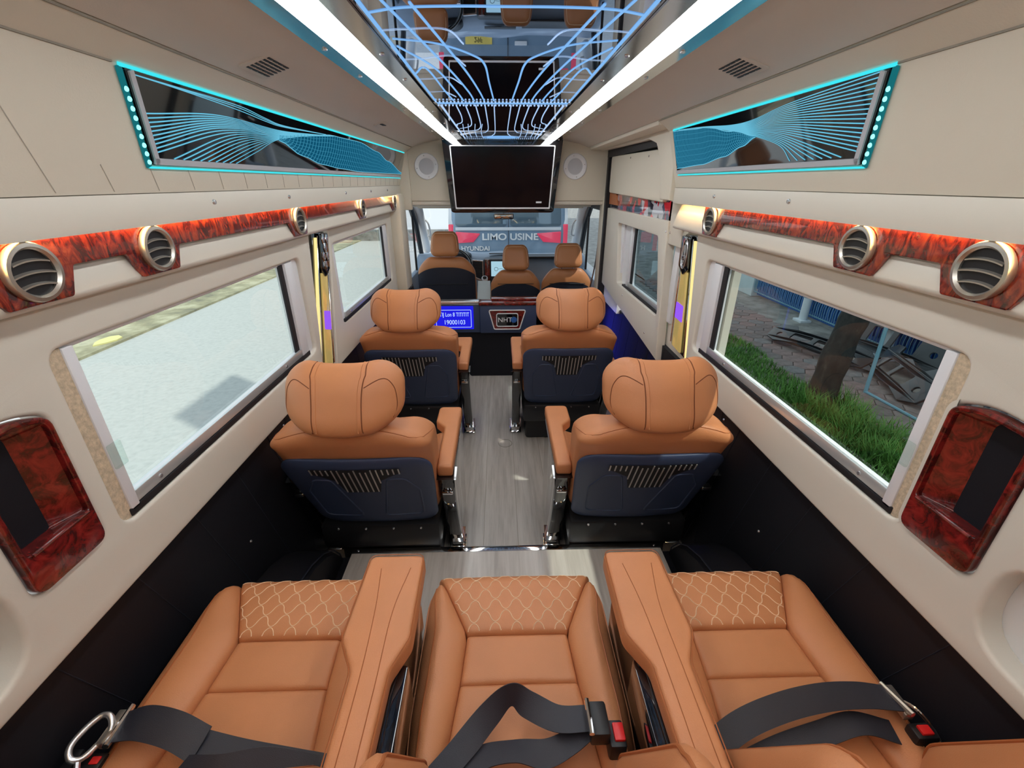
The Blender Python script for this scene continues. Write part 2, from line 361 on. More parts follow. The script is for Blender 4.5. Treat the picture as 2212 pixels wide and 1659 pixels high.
# outer body shell: roof, rear doors
roof = structure(MB().box((-1.0, YB - 0.05, 2.06), (1.0, 4.9, 2.2)).build('roof', 'van_white', bevel=0.03))
wb = structure(plate('wall_back', rrect(-0.95, 0.0, 0.95, 2.06, 0.02), [rrect(-0.72, 1.0, -0.05, 1.55, 0.06), rrect(0.05, 1.0, 0.72, 1.55, 0.06)], 0.04, 'cream', None, lambda u, v, w: (u, YB - w, v), bevel=0.008))
for s in (-1, 1):
    x0, x1 = sorted((s * 0.05, s * 0.72)); MB().box((x0, YB - 0.035, 1.0), (x1, YB - 0.03, 1.55)).build('rear_pane', 'glass_tint', wb, smooth=False)

# ---- ceiling: vinyl flanks + mirror bed
def ceil_sheet(s):
    prof = [(0.44, 2.012), (0.52, 2.0), (0.62, 1.982), (0.70, 1.955), (0.70, 2.05), (0.44, 2.06)]
    mb = MB(); mb.grid([[(s * x, y, z) for x, z in prof] for y in (YB, 1.0, 2.5, 4.0)], close_u=True); return mb
ce = structure(ceil_sheet(-1).build('ceiling', 'ceiling_vinyl'))
ceil_sheet(1).build('ceiling_flank', 'ceiling_vinyl', ce)
MB().box((-0.45, YB, 2.012), (0.45, 3.95, 2.05)).build('roof_lining', 'black_plastic', ce, smooth=False)
# mirror sheets (two) between the light rails
mir = thing('mirror_panel', 'long mirror ceiling sheet fanned with glowing blue lines, over the rear seats', 'mirror', (0, 0.9, 2.0))
MB().box((-0.285, YB + 0.02, 2.0), (0.285, 2.125, 2.010)).build('mirror_sheet', 'mirror', mir, smooth=False)
mir2 = thing('mirror_panel', 'short mirror ceiling sheet with bent blue lines and oval crest, above the screen', 'mirror', (0, 3.0, 2.0))
MB().box((-0.285, 2.185, 2.0), (0.285, 3.86, 2.010)).build('mirror_sheet', 'mirror', mir2, smooth=False)
ZL = 1.9985
def flat_line(mb, pts, w):
    pts = catmull(pts, 8) if len(pts) > 2 else [Vector(p) for p in pts]
    rows = []
    for i, p in enumerate(pts):
        t = (pts[min(i + 1, len(pts) - 1)] - pts[max(i - 1, 0)]).normalized(); n = Vector((-t.y, t.x, 0)) * w / 2
        rows.append([p - n, p + n])
    k = len(mb.v); mb.grid(rows)
    low = [[q + Vector((0, 0, 0.0014)) for q in r] for r in rows]; mb.grid(low)
    return mb
lines = MB(); thin = MB()
for s in (-1, 1):
    flat_line(lines, [(s * 0.272, YB + 0.1, ZL), (s * 0.272, 2.115, ZL)], 0.008)
    F = [0.036, 0.075, 0.115, 0.158, 0.198]; N0 = [0.135, 0.180, 0.232, 0.262, 0.268]
    for i, (a, b) in enumerate(zip(F, N0)):
        yb = [1.06, 1.03, 1.00, 1.32, 1.62][i]
        if i == 0: pts = [(s * a, 2.11, ZL), (s * (a + 0.012), 1.75, ZL), (s * (a + 0.020), 1.50, ZL), (s * 0.085, 1.40, ZL), (s * 0.16, 1.30, ZL), (s * 0.26, 1.26, ZL)]
        else: pts = [(s * a, 2.11, ZL), (s * (a + 0.012), 1.9, ZL), (s * (a * 0.6 + b * 0.4), 1.55, ZL), (s * b, yb, ZL)]
        flat_line(lines, pts, 0.0052)
    for y0, y1, x1 in ((1.20, 1.14, 0.10), (1.45, 1.36, 0.11), (1.70, 1.62, 0.14), (1.92, 1.86, 0.18)):
        flat_line(thin, [(s * 0.270, y0, ZL), (s * 0.22, y0 - 0.01, ZL), (s * (x1 + 0.03), y1 + 0.05, ZL), (s * x1, y1 + 0.16, ZL)], 0.0028)
    flat_line(lines, [(s * 0.272, 1.09, ZL), (s * 0.20, 1.06, ZL), (s * 0.10, 1.05, ZL), (0, 1.05, ZL)], 0.006)
lines.build('glowing_line', 'neon_blue', mir, smooth=False)['kind'] = 'stuff'
thin.build('cross_line', 'neon_white', mir, smooth=False)['kind'] = 'stuff'
lines = MB()
for s in (-1, 1):
    flat_line(lines, [(s * 0.262, 2.22, ZL), (s * 0.268, 3.80, ZL)], 0.009)
    for i, a in enumerate([0.036, 0.075, 0.115, 0.158, 0.198]):
        e = 3.55 - 0.16 * i if i else 3.62
        flat_line(lines, [(s * a, 2.22, ZL), (s * (a + 0.004), e - 0.35, ZL), (s * (a + 0.02), e - 0.1, ZL), (s * (a + 0.055), e, ZL), (s * 0.255, e + 0.06, ZL)], 0.005)
    for x in (0.13, 0.17, 0.21, 0.24): flat_line(lines, [(s * (x - 0.02), 2.9, ZL), (s * x, 3.3, ZL), (s * (x + 0.005), 3.70, ZL)], 0.004)
lines.build('glowing_line', 'neon_white', mir2, smooth=False)['kind'] = 'stuff'
ov = MB()
for a, b in ((0.13, 0.075), (0.10, 0.05)):
    ov.tube([(a * math.cos(t * math.pi / 16), 3.70 + b * math.sin(t * math.pi / 16), ZL - 0.001) for t in range(32)], 0.0016, 5, closed=True)
ov.build('crest_oval', 'neon_blue', mir2)
def dots(parent, y, name):
    mb = MB()
    for k in range(37):
        x = -0.27 + k * 0.015; mb.lathe([(0.0, -0.004), (0.004, -0.002), (0.004, 0.002)], (x, y, 1.9965), (0, 0, 1), 6)
    o = mb.build(name, 'neon_white', parent); o['kind'] = 'stuff'
dots(mir, 2.108, 'led_row'); dots(mir2, 2.20, 'led_row'); dots(mir2, 3.83, 'led_row')
gap = structure(MB().box((-0.285, 2.125, 1.9975), (0.285, 2.185, 2.011)).build('trim_1', 'glass_black', smooth=False))
for k in range(3): MB().box((-0.27, 2.137 + 0.014 * k, 1.9962), (0.27, 2.141 + 0.014 * k, 1.9976)).build('blue_line', 'neon_blue', gap, smooth=False)

# ---- ceiling light rails
for s, nm in ((-1, 'road-side'), (1, 'pavement-side')):
    t = thing('ceiling_light', 'long white light rail in chrome housing on the %s edge of the mirror ceiling' % nm, 'ceiling light', (s * 0.37, 1.7, 2.0), 'ceiling light rails')
    for nme, xa, xb, za, zb in (('outer_flange', 0.408, 0.462, 1.990, 1.995), ('inner_flange', 0.286, 0.332, 1.994, 1.990)):
        mb = MB(); prof = [(s * xa, za), (s * xb, zb), (s * xb, 2.012), (s * xa, 2.012)]
        mb.grid([[(x, y, z) for x, z in prof] for y in (YB, 3.90)], close_u=True); mb.build(nme, 'rail_chrome', t, smooth=False)
    MB().box((s * 0.37 - 0.04, YB, 2.0), (s * 0.37 + 0.04, 3.90, 2.012)).build('housing', 'white_plastic', t, smooth=False)
    for y0, y1 in ((YB + 0.02, 2.225), (2.24, 2.52), (2.535, 3.88)):
        MB().box((s * 0.37 - 0.0365, y0, 1.988), (s * 0.37 + 0.0365, y1, 1.998)).build('diffuser', 'lamp_white', t, bevel=0.003)
    for y in (2.525, 2.235): MB().box((s * 0.37 - 0.038, y - 0.005, 1.989), (s * 0.37 + 0.038, y + 0.005, 2.0)).build('joint', 'black_plastic', t, smooth=False)
    for k, y in enumerate((1.32, 1.62, 2.30, 2.75, 3.20, 3.80)):
        for x in (0.436, 0.308):
            MB().lathe([(0.007, 0), (0.006, -0.003), (0.002, -0.004)], (s * x, y + (0.04 if x < 0.35 else 0), 1.9925), (0, 0, 1), 10).build('screw', 'silver', t)

# ---- side walls
def build_side(s, name, win, dec, Yend):
    sd = side(s, 0.88)
    rear_y1 = dec[0]
    nic = [(0.605, 1.0), (0.765, 1.0), (0.765, 1.30), (0.70, 1.325), (0.605, 1.315)]
    wl = plate(name, [(YB, 0.845), (rear_y1 - 0.04, 0.845), (rear_y1 + 0.07, 1.49), (YB, 1.49)],
               [rrect(win[0], win[1], win[2], win[3], 0.035), rpoly([(-0.2, 0.895), (0.567, 0.895), (0.567, 1.10), (-0.2, 1.10)], 0.09), rpoly(nic, [0.025, 0.025, 0.03, 0.2, 0.02])], 0.055, 'cream', None, sd, bevel=0.010, bres=3)
    structure(wl)
    # slanted upper panel above the vents
    up = MB(); y1 = Yend
    prof = [(0.705, 1.9525), (0.76, 1.912), (0.823, 1.678), (0.90, 1.678), (0.90, 2.0), (0.705, 2.0)]
    up.grid([[(s * x, y, z) for x, z in prof] for y in (YB, y1)], close_u=True)
    k = len(up.v); up.f += [tuple(range(k - 12, k - 6)), tuple(range(k - 6, k))]
    up.build('upper_panel', 'cream_vinyl', wl, angle=0.3)
    MB().box((min(s * 0.7035, s * 0.706), YB, 1.9505), (max(s * 0.7035, s * 0.706), min(y1, 3.95), 1.9535)).build('seam_line', 'groove', wl, smooth=False)
    MB().box((min(s * 0.7575, s * 0.7615), YB, 1.9100), (max(s * 0.7575, s * 0.7615), 1.05, 1.9135)).build('seam_line', 'groove', wl, smooth=False)
    # overhang strip with screws
    st = MB().box((min(s * 0.824, s * 0.90), YB, 1.617), (max(s * 0.824, s * 0.90), y1, 1.6765)).build('overhang_strip', 'cream', wl, bevel=0.004)
    MB().box((min(s * 0.8205, s * 0.8245), YB, 1.6085), (max(s * 0.8205, s * 0.8245), y1, 1.6762)).build('fascia', 'cream', wl, bevel=0.0015)
    MB().box((min(s * 0.8265, s * 0.90), YB, 1.674), (max(s * 0.8265, s * 0.90), y1, 1.6795)).build('seam_line', 'groove', wl, smooth=False)
    for y in (1.37, 1.86, 2.55, 3.05, 3.5):
        if y < y1 - 0.05: MB().lathe([(0.0075, 0), (0.006, 0.004), (0.002, 0.005)], (s * 0.8205, y, 1.650), (-s, 0, 0), 12).build('screw', 'silver', wl)
    # ledge under the burl trim
    lg = MB(); prof = [(0.868, 1.60), (0.852, 1.560), (0.836, 1.508), (0.839, 1.497), (0.850, 1.492), (0.90, 1.492), (0.90, 1.617)]
    lg.grid([[(s * x, y, z) for x, z in prof] for y in (YB, y1)], close_u=True); k = len(lg.v); lg.f += [tuple(range(k - 14, k - 7)), tuple(range(k - 7, k))]
    lg.build('ledge', 'cream', wl, angle=0.9)
    # black lower panel
    MB().box((min(s * 0.906, s * 0.96), YB, 0.0), (max(s * 0.906, s * 0.96), 2.42 if s > 0 else 4.0, 0.85)).build('lower_panel', 'black_wall', wl, smooth=False)
    for yy in (1.62, 2.35):
        MB().box((min(s * 0.9045, s * 0.907), yy - 0.0015, 0.05), (max(s * 0.9045, s * 0.907), yy + 0.0015, 0.845)).build('panel_joint', 'rubber', wl, smooth=False)
    # faint stitched lines of the black panel
    q = MB()
    for k in range(16):
        y = 0.15 + k * 0.22; q.tube([(s * 0.9055, y + 0.25 * t, 0.83 - 0.78 * t) for t in (0, 0.5, 1)], 0.0012, 4)
    q.build('stitch_lines', 'navy_dark', wl)['kind'] = 'stuff'
    for (y, z) in ((1.22, 0.55), (1.60, 0.80), (2.0, 0.55)):
        MB().lathe([(0.006, 0), (0.004, 0.003), (0.001, 0.004)], (s * 0.906, y, z), (-s, 0, 0), 10).build('screw', 'silver', wl)
    return wl
wl = build_side(-1, 'wall_left', (0.815, 0.985, 1.985, 1.405), (2.06, 2.36), 3.98)
wr = build_side(1, 'wall_right', (0.768, 0.990, 1.955, 1.395), (2.03, 2.28), 2.30)
# stitched grooves on the road-side upper panel (slanted pleats)
def on_panel(s, y, t, out=0.0):      # t 0 bottom .. 1 top of the slanted panel
    x = 0.823 + (0.76 - 0.823) * t; z = 1.678 + (1.912 - 1.678) * t
    return Vector((s * (x - out * 0.966), y, z - out * 0.26))
for k in range(27):
    y = 0.36 + k * 0.135
    t1 = 1.0 if y < 1.0 else 0.24
    if y > 3.9: break
    dy = -0.14
    MB().tube([on_panel(-1, y + dy * t, t, 0.0004) for t in (0.02, t1 * 0.5, t1 * 0.97)], 0.0009, 5).build('pleat', 'stitch_grey', wl)
# front panel of the road side around the second window
plate('front_panel', [(2.40, 1.49), (2.215, 0.80), (3.80, 0.80), (3.80, 1.49)], [rrect(2.405, 0.985, 3.655, 1.41, 0.05)], 0.05, 'cream', wl, side(-1, 0.885), bevel=0.010, bres=3)
MB().box((-0.95, 1.9, 0.75), (-0.925, 2.5, 1.5)).build('pillar_back', 'cream', wl, smooth=False)
MB().box((-0.905, 3.80, 0.86), (-0.80, 4.02, 1.62)).build('door_pillar', 'cream_vinyl', wl, bevel=0.02)
MB().box((-0.91, 3.79, 0.0), (-0.80, 4.03, 0.86)).build('door_pillar_base', 'black_plastic', wl, bevel=0.01)
MB().box((-0.905, 3.98, 1.49), (-0.74, 4.02, 2.0)).build('corner_block', 'cream_vinyl', wl, bevel=0.01)
MB().box((0.93, 1.80, 0.72), (0.96, 2.42, 1.5)).build('pillar_back', 'cream', wr, smooth=False)

# ---- niches (burl pockets)
def niche(s, label):
    t = thing('storage_pocket', label, 'pocket', (s * 0.88, 0.685, 1.0), 'burl storage pockets')
    out = rpoly([(0.607, 1.002), (0.763, 1.002), (0.763, 1.298), (0.70, 1.322), (0.607, 1.313)], [0.025, 0.025, 0.03, 0.2, 0.02])
    inn = rpoly([(0.620, 1.085), (0.752, 1.085), (0.752, 1.290), (0.70, 1.308), (0.620, 1.300)], [0.008, 0.008, 0.02, 0.15, 0.015])
    plate('rim', out, [inn], 0.022, 'burl_dark', t, side(s, 0.872), bevel=0.004)
    # pocket interior: tapering front wall, black back
    mb = MB(); a = inn; cx, cy = 0.678, 1.19
    b = [(0.618 + (u - 0.620) * 0.66, 1.080 + (v - 1.085) * 1.0) for u, v in inn]
    mb.grid([[(s * 0.885, u, v) for u, v in a], [(s * 0.912, u, v) for u, v in b]], close_u=True)
    mb.build('pocket_wall', 'burl_dark', t)
    k = MB(); k.add([(s * 0.912, u, v) for u, v in b] + [(s * 0.92, u, v) for u, v in b], [tuple(range(len(b))), tuple(range(2 * len(b) - 1, len(b) - 1, -1))]); k.build('pocket_back', 'black_wall', t, smooth=False)
    MB().tube([(s * 0.872, 0.628, 1.083), (s * 0.8715, 0.69, 1.0835), (s * 0.872, 0.748, 1.083)], 0.0035, 8).build('lip_bead', 'burl_dark', t)
niche(-1, 'dark red burl storage pocket in the road-side wall behind the large window')
niche(1, 'dark red burl storage pocket in the pavement-side wall behind the large window')

# ---- burl vent trims
VL = [0.802, 1.111, 1.935, 2.85, 3.724]; VR = [0.771, 1.072, 1.875]
def burl(s, n, vents, y0, y1):
    pts = [(y0, 1.621)]; bot = []
    for y in vents:
        h = 0.075; bot += [(y - h - 0.012, 1.557), (y - h + 0.012, 1.503), (y + h - 0.012, 1.503), (y + h + 0.012, 1.557)]
    out = [(y0, 1.557)] + bot + [(y1, 1.557), (y1, 1.618), (y0, 1.618)]
    def fn(u, v, w): x = 0.846 + (1.62 - v) * -0.05 - w; return (s * x, u, v)
    o = plate('trim_%d' % n, rpoly(out, 0.008, 3), [], 0.010, 'burl', None, fn, bevel=0.002)
    structure(o)
    MB().box((min(s * 0.826, s * 0.8315), y0 + 0.02, 1.6125), (max(s * 0.826, s * 0.8315), (3.95 if s < 0 else 2.28), 1.6168)).build('led_strip', 'led_warm', o, smooth=False)
    return o
burl(-1, 2, VL, YB, 3.80); burl(1, 3, VR, YB, 1.96)
def vent(s, y, label, group):
    t = thing('air_vent', label, 'air vent', (s * 0.835, y, 1.557), group)
    ax = Vector((-s, 0, -0.015)).normalized(); o = Vector((s * 0.8295, y, 1.558))
    MB().lathe([(0.040, -0.004), (0.050, -0.004), (0.0515, 0.004), (0.049, 0.010), (0.043, 0.011), (0.039, 0.006)], o, ax, 36, closed=True).build('ring', 'brushed', t)
    MB().lathe([(0.0405, -0.006), (0.0405, 0.0015)], o, ax, 32).build('duct', 'black_plastic', t)
    e = ax.cross(Vector((0, 1, 0))).normalized()
    if e.z < 0: e = -e
    for k in (-1, 0, 1):
        zz = k * 0.020; hw = math.sqrt(0.039 ** 2 - zz * zz); rows = []
        for j in range(9):
            f = -1 + j / 4; bow = 0.005 * (1 - f * f)
            c = o + e * (zz + bow) + Vector((0, f * hw, 0))
            rows.append([c + ax * -0.003, c + ax * 0.007 - e * 0.004, c + ax * 0.007 - e * 0.0065, c + ax * -0.003 - e * 0.003])
        mb = MB(); mb.grid(rows, close_u=True); mb.build('louver', 'brushed', t)
for i, y in enumerate(VL):
    vent(-1, y, ['round silver air vent above the road-side storage pocket', 'round silver air vent over the rear end of the large road-side window', 'round silver air vent over the front end of the large road-side window',
                 'round silver air vent over the second road-side window', 'round silver air vent at the cab end of the road-side burl trim'][i], 'round air vents in burl trims')
for i, y in enumerate(VR):
    vent(1, y, ['round silver air vent above the pavement-side storage pocket', 'round silver air vent over the rear end of the pavement-side window', 'round silver air vent at the tip of the burl trim near the sliding door'][i], 'round air vents in burl trims')

# ---- windows
def window(n, s, y0, z0, y1, z1, gl, X=0.897, grips=True):
    B = lambda name, m, xa, xb, ya, yb, za, zb, o, bv=0.0: MB().box((min(s * xa, s * xb), ya, za), (max(s * xa, s * xb), yb, zb)).build(name, m, o, bevel=bv, smooth=bv > 0)
    o = plate('window_%d' % n, [(y0 - 0.02, z0 - 0.02), (y1 + 0.02, z0 - 0.02), (y1 + 0.02, z1 + 0.02), (y0 - 0.02, z1 + 0.02)], [rrect(y0 + 0.058, z0 + 0.050, y1 - 0.165, z1 - 0.010, 0.004)], 0.016, 'white_frame', None, side(s, X), bevel=0.002)
    structure(o)
    B('pane', gl, X + 0.009, X + 0.013, y0 + 0.03, y1 - 0.05, z0 + 0.03, z1, o)
    B('seal', 'rubber', X - 0.003, X + 0.004, y1 - 0.172, y1 - 0.138, z0 + 0.046, z1 - 0.006, o)
    B('sash', 'white_frame', X - 0.010, X + 0.002, y1 - 0.130, y1 - 0.062, z0 + 0.02, z1 - 0.004, o, 0.003)
    B('sash_gap', 'rubber', X - 0.002, X + 0.002, y1 - 0.060, y1 - 0.055, z0 + 0.02, z1 - 0.004, o)
    B('rail', 'alu', X - 0.010, X, y0 + 0.060, y1 - 0.13, z0 + 0.022, z0 + 0.052, o, 0.003)
    B('lower_seal', 'rubber', X - 0.012, X - 0.001, y0 + 0.03, y1 - 0.06, z0 + 0.002, z0 + 0.021, o, 0.002)
    for f in (0.12, 0.75): MB().lathe([(0.006, 0), (0.005, 0.003)], (s * (X - 0.010), y0 + (y1 - y0) * f, z0 + 0.037), (-s, 0, 0), 10).build('screw', 'silver', o)
    if grips:
        B('rear_sash', 'white_frame', X - 0.012, X, y0 + 0.034, y0 + 0.060, z0 + 0.012, z1 - 0.004, o, 0.003)
        B('fabric_jamb', 'fabric_beige', X - 0.008, X + 0.001, y0 + 0.0, y0 + 0.034, z0 + 0.002, z1 - 0.002, o)
        B('finger_pull', 'glass', X - 0.020, X - 0.012, y0 + 0.034, y0 + 0.068, z0 + 0.13, z0 + 0.19, o, 0.003)
    return o
window(1, -1, 0.815, 0.985, 1.985, 1.405, 'glass')
window(2, 1, 0.768, 0.990, 1.955, 1.395, 'glass')
window(3, -1, 2.405, 0.985, 3.655, 1.41, 'glass', grips=False)
# rear quarter openings: pale moulded recess
for s, n in ((-1, 5), (1, 6)):
    o = structure(MB().box((min(s * 0.93, s * 0.945), -0.26, 0.85), (max(s * 0.93, s * 0.945), 0.60, 1.15)).build('window_%d' % n, 'cab_white', bevel=0.004))
    MB().tube([(s * 0.915, -0.1, 1.07), (s * 0.915, 0.2, 1.02), (s * 0.915, 0.49, 0.985)], 0.012, 10).build('curtain_rod', 'silver', o)

# ---- lit pillar ornaments
def ornament(s, label, cells):
    if s < 0: q = [(2.385, 1.475), (2.235, 1.485), (2.01, 0.895), (2.205, 0.815)]
    else: q = [(2.29, 1.467), (2.135, 1.474), (2.00, 0.885), (2.265, 0.905)]
    t = thing('pillar_ornament', label, 'ornament', (s * 0.90, q[2][0] + 0.08, q[2][1]))
    L = lambda a, b, f: (a[0] + (b[0] - a[0]) * f, a[1] + (b[1] - a[1]) * f)
    fr = lambda f: (L(q[0], q[3], f), L(q[1], q[2], f))          # front edge, rear edge at height f (0 top)
    def quad(f0, f1, a, b):
        F0, R0 = fr(f0); F1, R1 = fr(f1); return [L(R0, F0, a), L(R0, F0, b), L(R1, F1, b), L(R1, F1, a)]
    plate('back_board', rpoly(quad(0.0, 1.0, 0.0, 1.0), 0.01), [], 0.012, 'glass_black', t, side(s, 0.905), bevel=0.002)
    plate('gold_strip', rpoly(quad(0.30, 0.985, 0.42, 0.86), 0.008), [], 0.008, 'gold', t, side(s, 0.894), bevel=0.002)
    plate('light_edge', rpoly(quad(0.04, 0.985, 0.03, 0.16), 0.003), [], 0.008, 'gold_light', t, side(s, 0.893), bevel=0.001)
    for a in (0.22, 0.95):
        F0, R0 = fr(0.03); F1, R1 = fr(0.97); p0 = L(R0, F0, a); p1 = L(R1, F1, a)
        MB().tube([(s * 0.896, *p0), (s * 0.896, *p1)], 0.0035, 8).build('chrome_rod', 'chrome', t)
    plate('purple_lamp', rpoly(quad(0.58, 0.72, 0.45, 0.86), 0.006), [], 0.004, 'led_purple', t, side(s, 0.8905), bevel=0.001)
    top = quad(0.01, 0.33, 0.30, 0.98)
    plate('cap', rpoly([top[0], top[1], L(top[1], top[2], 0.8), L(top[2], top[3], 0.5), L(top[0], top[3], 0.8)], 0.015), [], 0.008, 'black_gloss', t, side(s, 0.886), bevel=0.002)
    if cells:       # honeycomb of chrome cells
        for k, (f, a) in enumerate(((0.05, 0.5), (0.05, 0.8), (0.115, 0.65), (0.18, 0.5), (0.18, 0.8), (0.245, 0.65))):
            F0, R0 = fr(f); c = L(R0, F0, a)
            plate('cell', [(c[0] + 0.020 * math.cos(j * math.pi / 3), c[1] + 0.026 * math.sin(j * math.pi / 3)) for j in range(6)], [], 0.006, 'chrome', t, side(s, 0.881), bevel=0.003)
    else:           # oval crest with a knot
        F0, R0 = fr(0.155); c = L(R0, F0, 0.62)
        MB().tube([(s * 0.884, c[0] + 0.032 * math.cos(j * math.pi / 14), c[1] + 0.070 * math.sin(j * math.pi / 14)) for j in range(28)], 0.0028, 6, closed=True).build('oval_rim', 'silver', t)
        MB().tube(catmull([(s * 0.884, c[0] + a, c[1] + b) for a, b in ((-0.018, 0.045), (0.0, 0.055), (-0.008, 0.0), (0.016, -0.01), (0.014, 0.04), (0.002, 0.01), (-0.014, -0.02), (0.0, -0.05), (0.014, -0.03), (-0.004, -0.018))], 6), 0.0028, 6).build('knot', 'silver', t)
ornament(-1, 'gold lit pillar ornament with chrome honeycomb top between the road-side windows', True)
ornament(1, 'gold lit pillar ornament with oval knot crest beside the sliding door', False)

# ---- light panels with wave lines
def light_panel(s, ya_top, ya_bot, yb, label):
    t = thing('light_panel', label, 'light panel', (s * 0.80, (ya_bot + yb) / 2, 1.735))
    T0, T1 = 0.255, 0.985
    def pt(y, f, out): return on_panel(s, y, T0 + (T1 - T0) * f, out)       # f 0 bottom, 1 top
    ya = lambda f: ya_bot + (ya_top - ya_bot) * f
    mb = MB()
    mb.grid([[pt(ya(f), f, 0.0015), pt(yb, f, 0.0015)] for f in (0, 1)]); mb.grid([[pt(ya(f), f, 0.006), pt(yb, f, 0.006)] for f in (0, 1)])
    for f in (0, 1): mb.grid([[pt(ya(f), f, 0.0015), pt(yb, f, 0.0015)], [pt(ya(f), f, 0.006), pt(yb, f, 0.006)]])
    mb.build('black_glass', 'glass_black', t, smooth=False)
    def bar(name, m, a, b, w, o0, o1):      # flat bar on the panel plane between plan points a and b
        (y0, f0), (y1, f1) = a, b; H = 0.177; d = Vector((y1 - y0, (f1 - f0) * H)).normalized(); n = Vector((-d.y, d.x)) * w / 2
        c = [(y0 + n.x, f0 + n.y / H), (y1 + n.x, f1 + n.y / H), (y1 - n.x, f1 - n.y / H), (y0 - n.x, f0 - n.y / H)]
        MB().add([pt(u, v, o0) for u, v in c] + [pt(u, v, o1) for u, v in c], [(0, 1, 2, 3), (7, 6, 5, 4), (0, 1, 5, 4), (1, 2, 6, 5), (2, 3, 7, 6), (3, 0, 4, 7)]).build(name, m, t, smooth=False)
    bar('bottom_bar', 'panel_bar', (ya(0.05) + 0.004, 0.045), (yb, 0.045), 0.013, 0.004, 0.010)
    bar('end_bar', 'panel_bar', (ya(0.02) + 0.012, 0.02), (ya(1) + 0.014, 0.985), 0.013, 0.004, 0.010)
    bar('top_light', 'led_cyan', (ya(1) - 0.012, 1.015), (yb, 1.015), 0.007, 0.002, 0.006)
    bar('bottom_light', 'led_cyan', (ya(0) - 0.012, -0.035), (yb, -0.035), 0.004, 0.002, 0.005)
    bar('end_light', 'teal_edge', (ya(0) - 0.012, -0.03), (ya(1) - 0.012, 1.0), 0.014, 0.002, 0.005)
    for k in range(9):
        f = 0.03 + k * 0.095; p = pt(ya(f) - 0.0125, f, 0.006)
        Soft((0.004, 0.0045, 0.005), (0.004, 0.0045, 0.005), n=1, fn=lambda x, y, z, p=p: (p.x + x, p.y + y, p.z + z)).build('led', 'led_cyan_dot', t)
    clip = lambda P: [(max(y, ya(max(0, min(1, f))) + 0.016), f) for y, f in P if 0.07 < f < 0.99 and y < yb - 0.005]
    A = MB(); n = 19 if s < 0 else 24
    for k in range(n):
        w = k / (n - 1)
        if s < 0:
            st = (ya(0.575 - 0.47 * w / 0.55) + 0.018, 0.575 - 0.47 * w / 0.55) if w < 0.55 else (1.21 + 0.28 * (w - 0.55) / 0.45, 0.09)
            ym = 1.40 + 0.37 * max(0, w - 0.4)
            pts = [st, (ym, (0.745 - 0.44 * w) if w < 0.6 else 0.745 - 0.44 * w + 0.06 * (w - 0.6)), (1.75, 0.735 - 0.17 * w), (2.0, 0.80 - 0.05 * w), (2.3, 0.905 - 0.01 * w)]
        else:
            st = (ya(0.99 - 0.86 * w / 0.72) + 0.018, 0.985 - 0.85 * w / 0.72) if w < 0.72 else (1.15 + 0.22 * (w - 0.72) / 0.28, 0.11)
            pts = [st, (1.37 + 0.05 * w, 0.915 - 0.56 * w), (1.555, 0.818 - 0.26 * w), (1.70, 0.818 - 0.10 * w), (1.92, 0.915 - 0.02 * w), (2.2, 1.0)]
        c = clip([(p.x, p.y) for p in catmull([(a, b, 0) for a, b in pts], 9)])
        A.tube([pt(y, f, 0.0072) for y, f in c], [(0.0014 - 0.0007 * smooth(1.3, 1.65, y)) if s < 0 else (0.0013 - 0.0006 * smooth(1.25, 1.5, y)) for y, f in c], 4, caps=False)
    A.build('wave_lines', 'wave_line', t)['kind'] = 'stuff'
    def interp(T, y):
        for (a, b), (c, d) in zip(T, T[1:]):
            if y <= c: return b + (d - b) * smooth(0, 1, (y - a) / (c - a)) if y >= a else b
        return T[-1][1]
    if s < 0: UP = [(1.76, 0.66), (2.0, 0.79), (2.3, 0.905), (2.7, 0.93), (3.1, 0.79), (3.4, 0.56), (3.95, 0.20)]; LO = [(1.76, 0.56), (1.975, 0.34), (2.18, 0.21), (2.44, 0.15), (2.76, 0.11), (3.95, 0.14)]
    else: UP = [(1.545, 0.56), (1.69, 0.71), (1.905, 0.90), (2.24, 0.985)]; LO = [(1.545, 0.54), (1.63, 0.42), (1.765, 0.28), (1.965, 0.17), (2.24, 0.13)]
    y0, y1 = UP[0][0], min(UP[-1][0], yb - 0.01)
    F = MB(); rows = [[pt(y0 + (y1 - y0) * k / 40, interp(LO, y0 + (y1 - y0) * k / 40) + (interp(UP, y0 + (y1 - y0) * k / 40) - interp(LO, y0 + (y1 - y0) * k / 40)) * g, 0.0066) for g in (0, 0.5, 1)] for k in range(41)]
    F.grid(rows); F.build('wave_field', 'wave_fill', t, smooth=False)
    B = MB(); n = 70 if s < 0 else 56
    for k in range(n):
        w = k / (n - 1); yc = y0 + (y1 - y0) * w; pts = []
        for j in range(9):
            g = j / 8; yy = min(y1, max(y0, yc + (0.05 if s < 0 else 0.03) * (g - 0.5) + 0.02 * math.sin(g * math.pi))); pts.append(pt(yy, interp(LO, yy) + (interp(UP, yy) - interp(LO, yy)) * g, 0.0072))
        B.tube(pts, 0.0016 if s < 0 else 0.0014, 4, caps=False)
    for g in (0.15, 0.3, 0.45, 0.6, 0.75, 0.88): B.tube([pt(y0 + (y1 - y0) * k / 30, interp(LO, y0 + (y1 - y0) * k / 30) + (interp(UP, y0 + (y1 - y0) * k / 30) - interp(LO, y0 + (y1 - y0) * k / 30)) * g, 0.0074) for k in range(31)], 0.0008, 4, caps=False)
    B.build('wave_mesh', 'wave_fine', t)['kind'] = 'stuff'
    C = MB()
    for T in (UP, LO): C.tube([pt(y0 + (y1 - y0) * k / 40, interp(T, y0 + (y1 - y0) * k / 40), 0.0076) for k in range(41)], 0.0014, 5, caps=False)
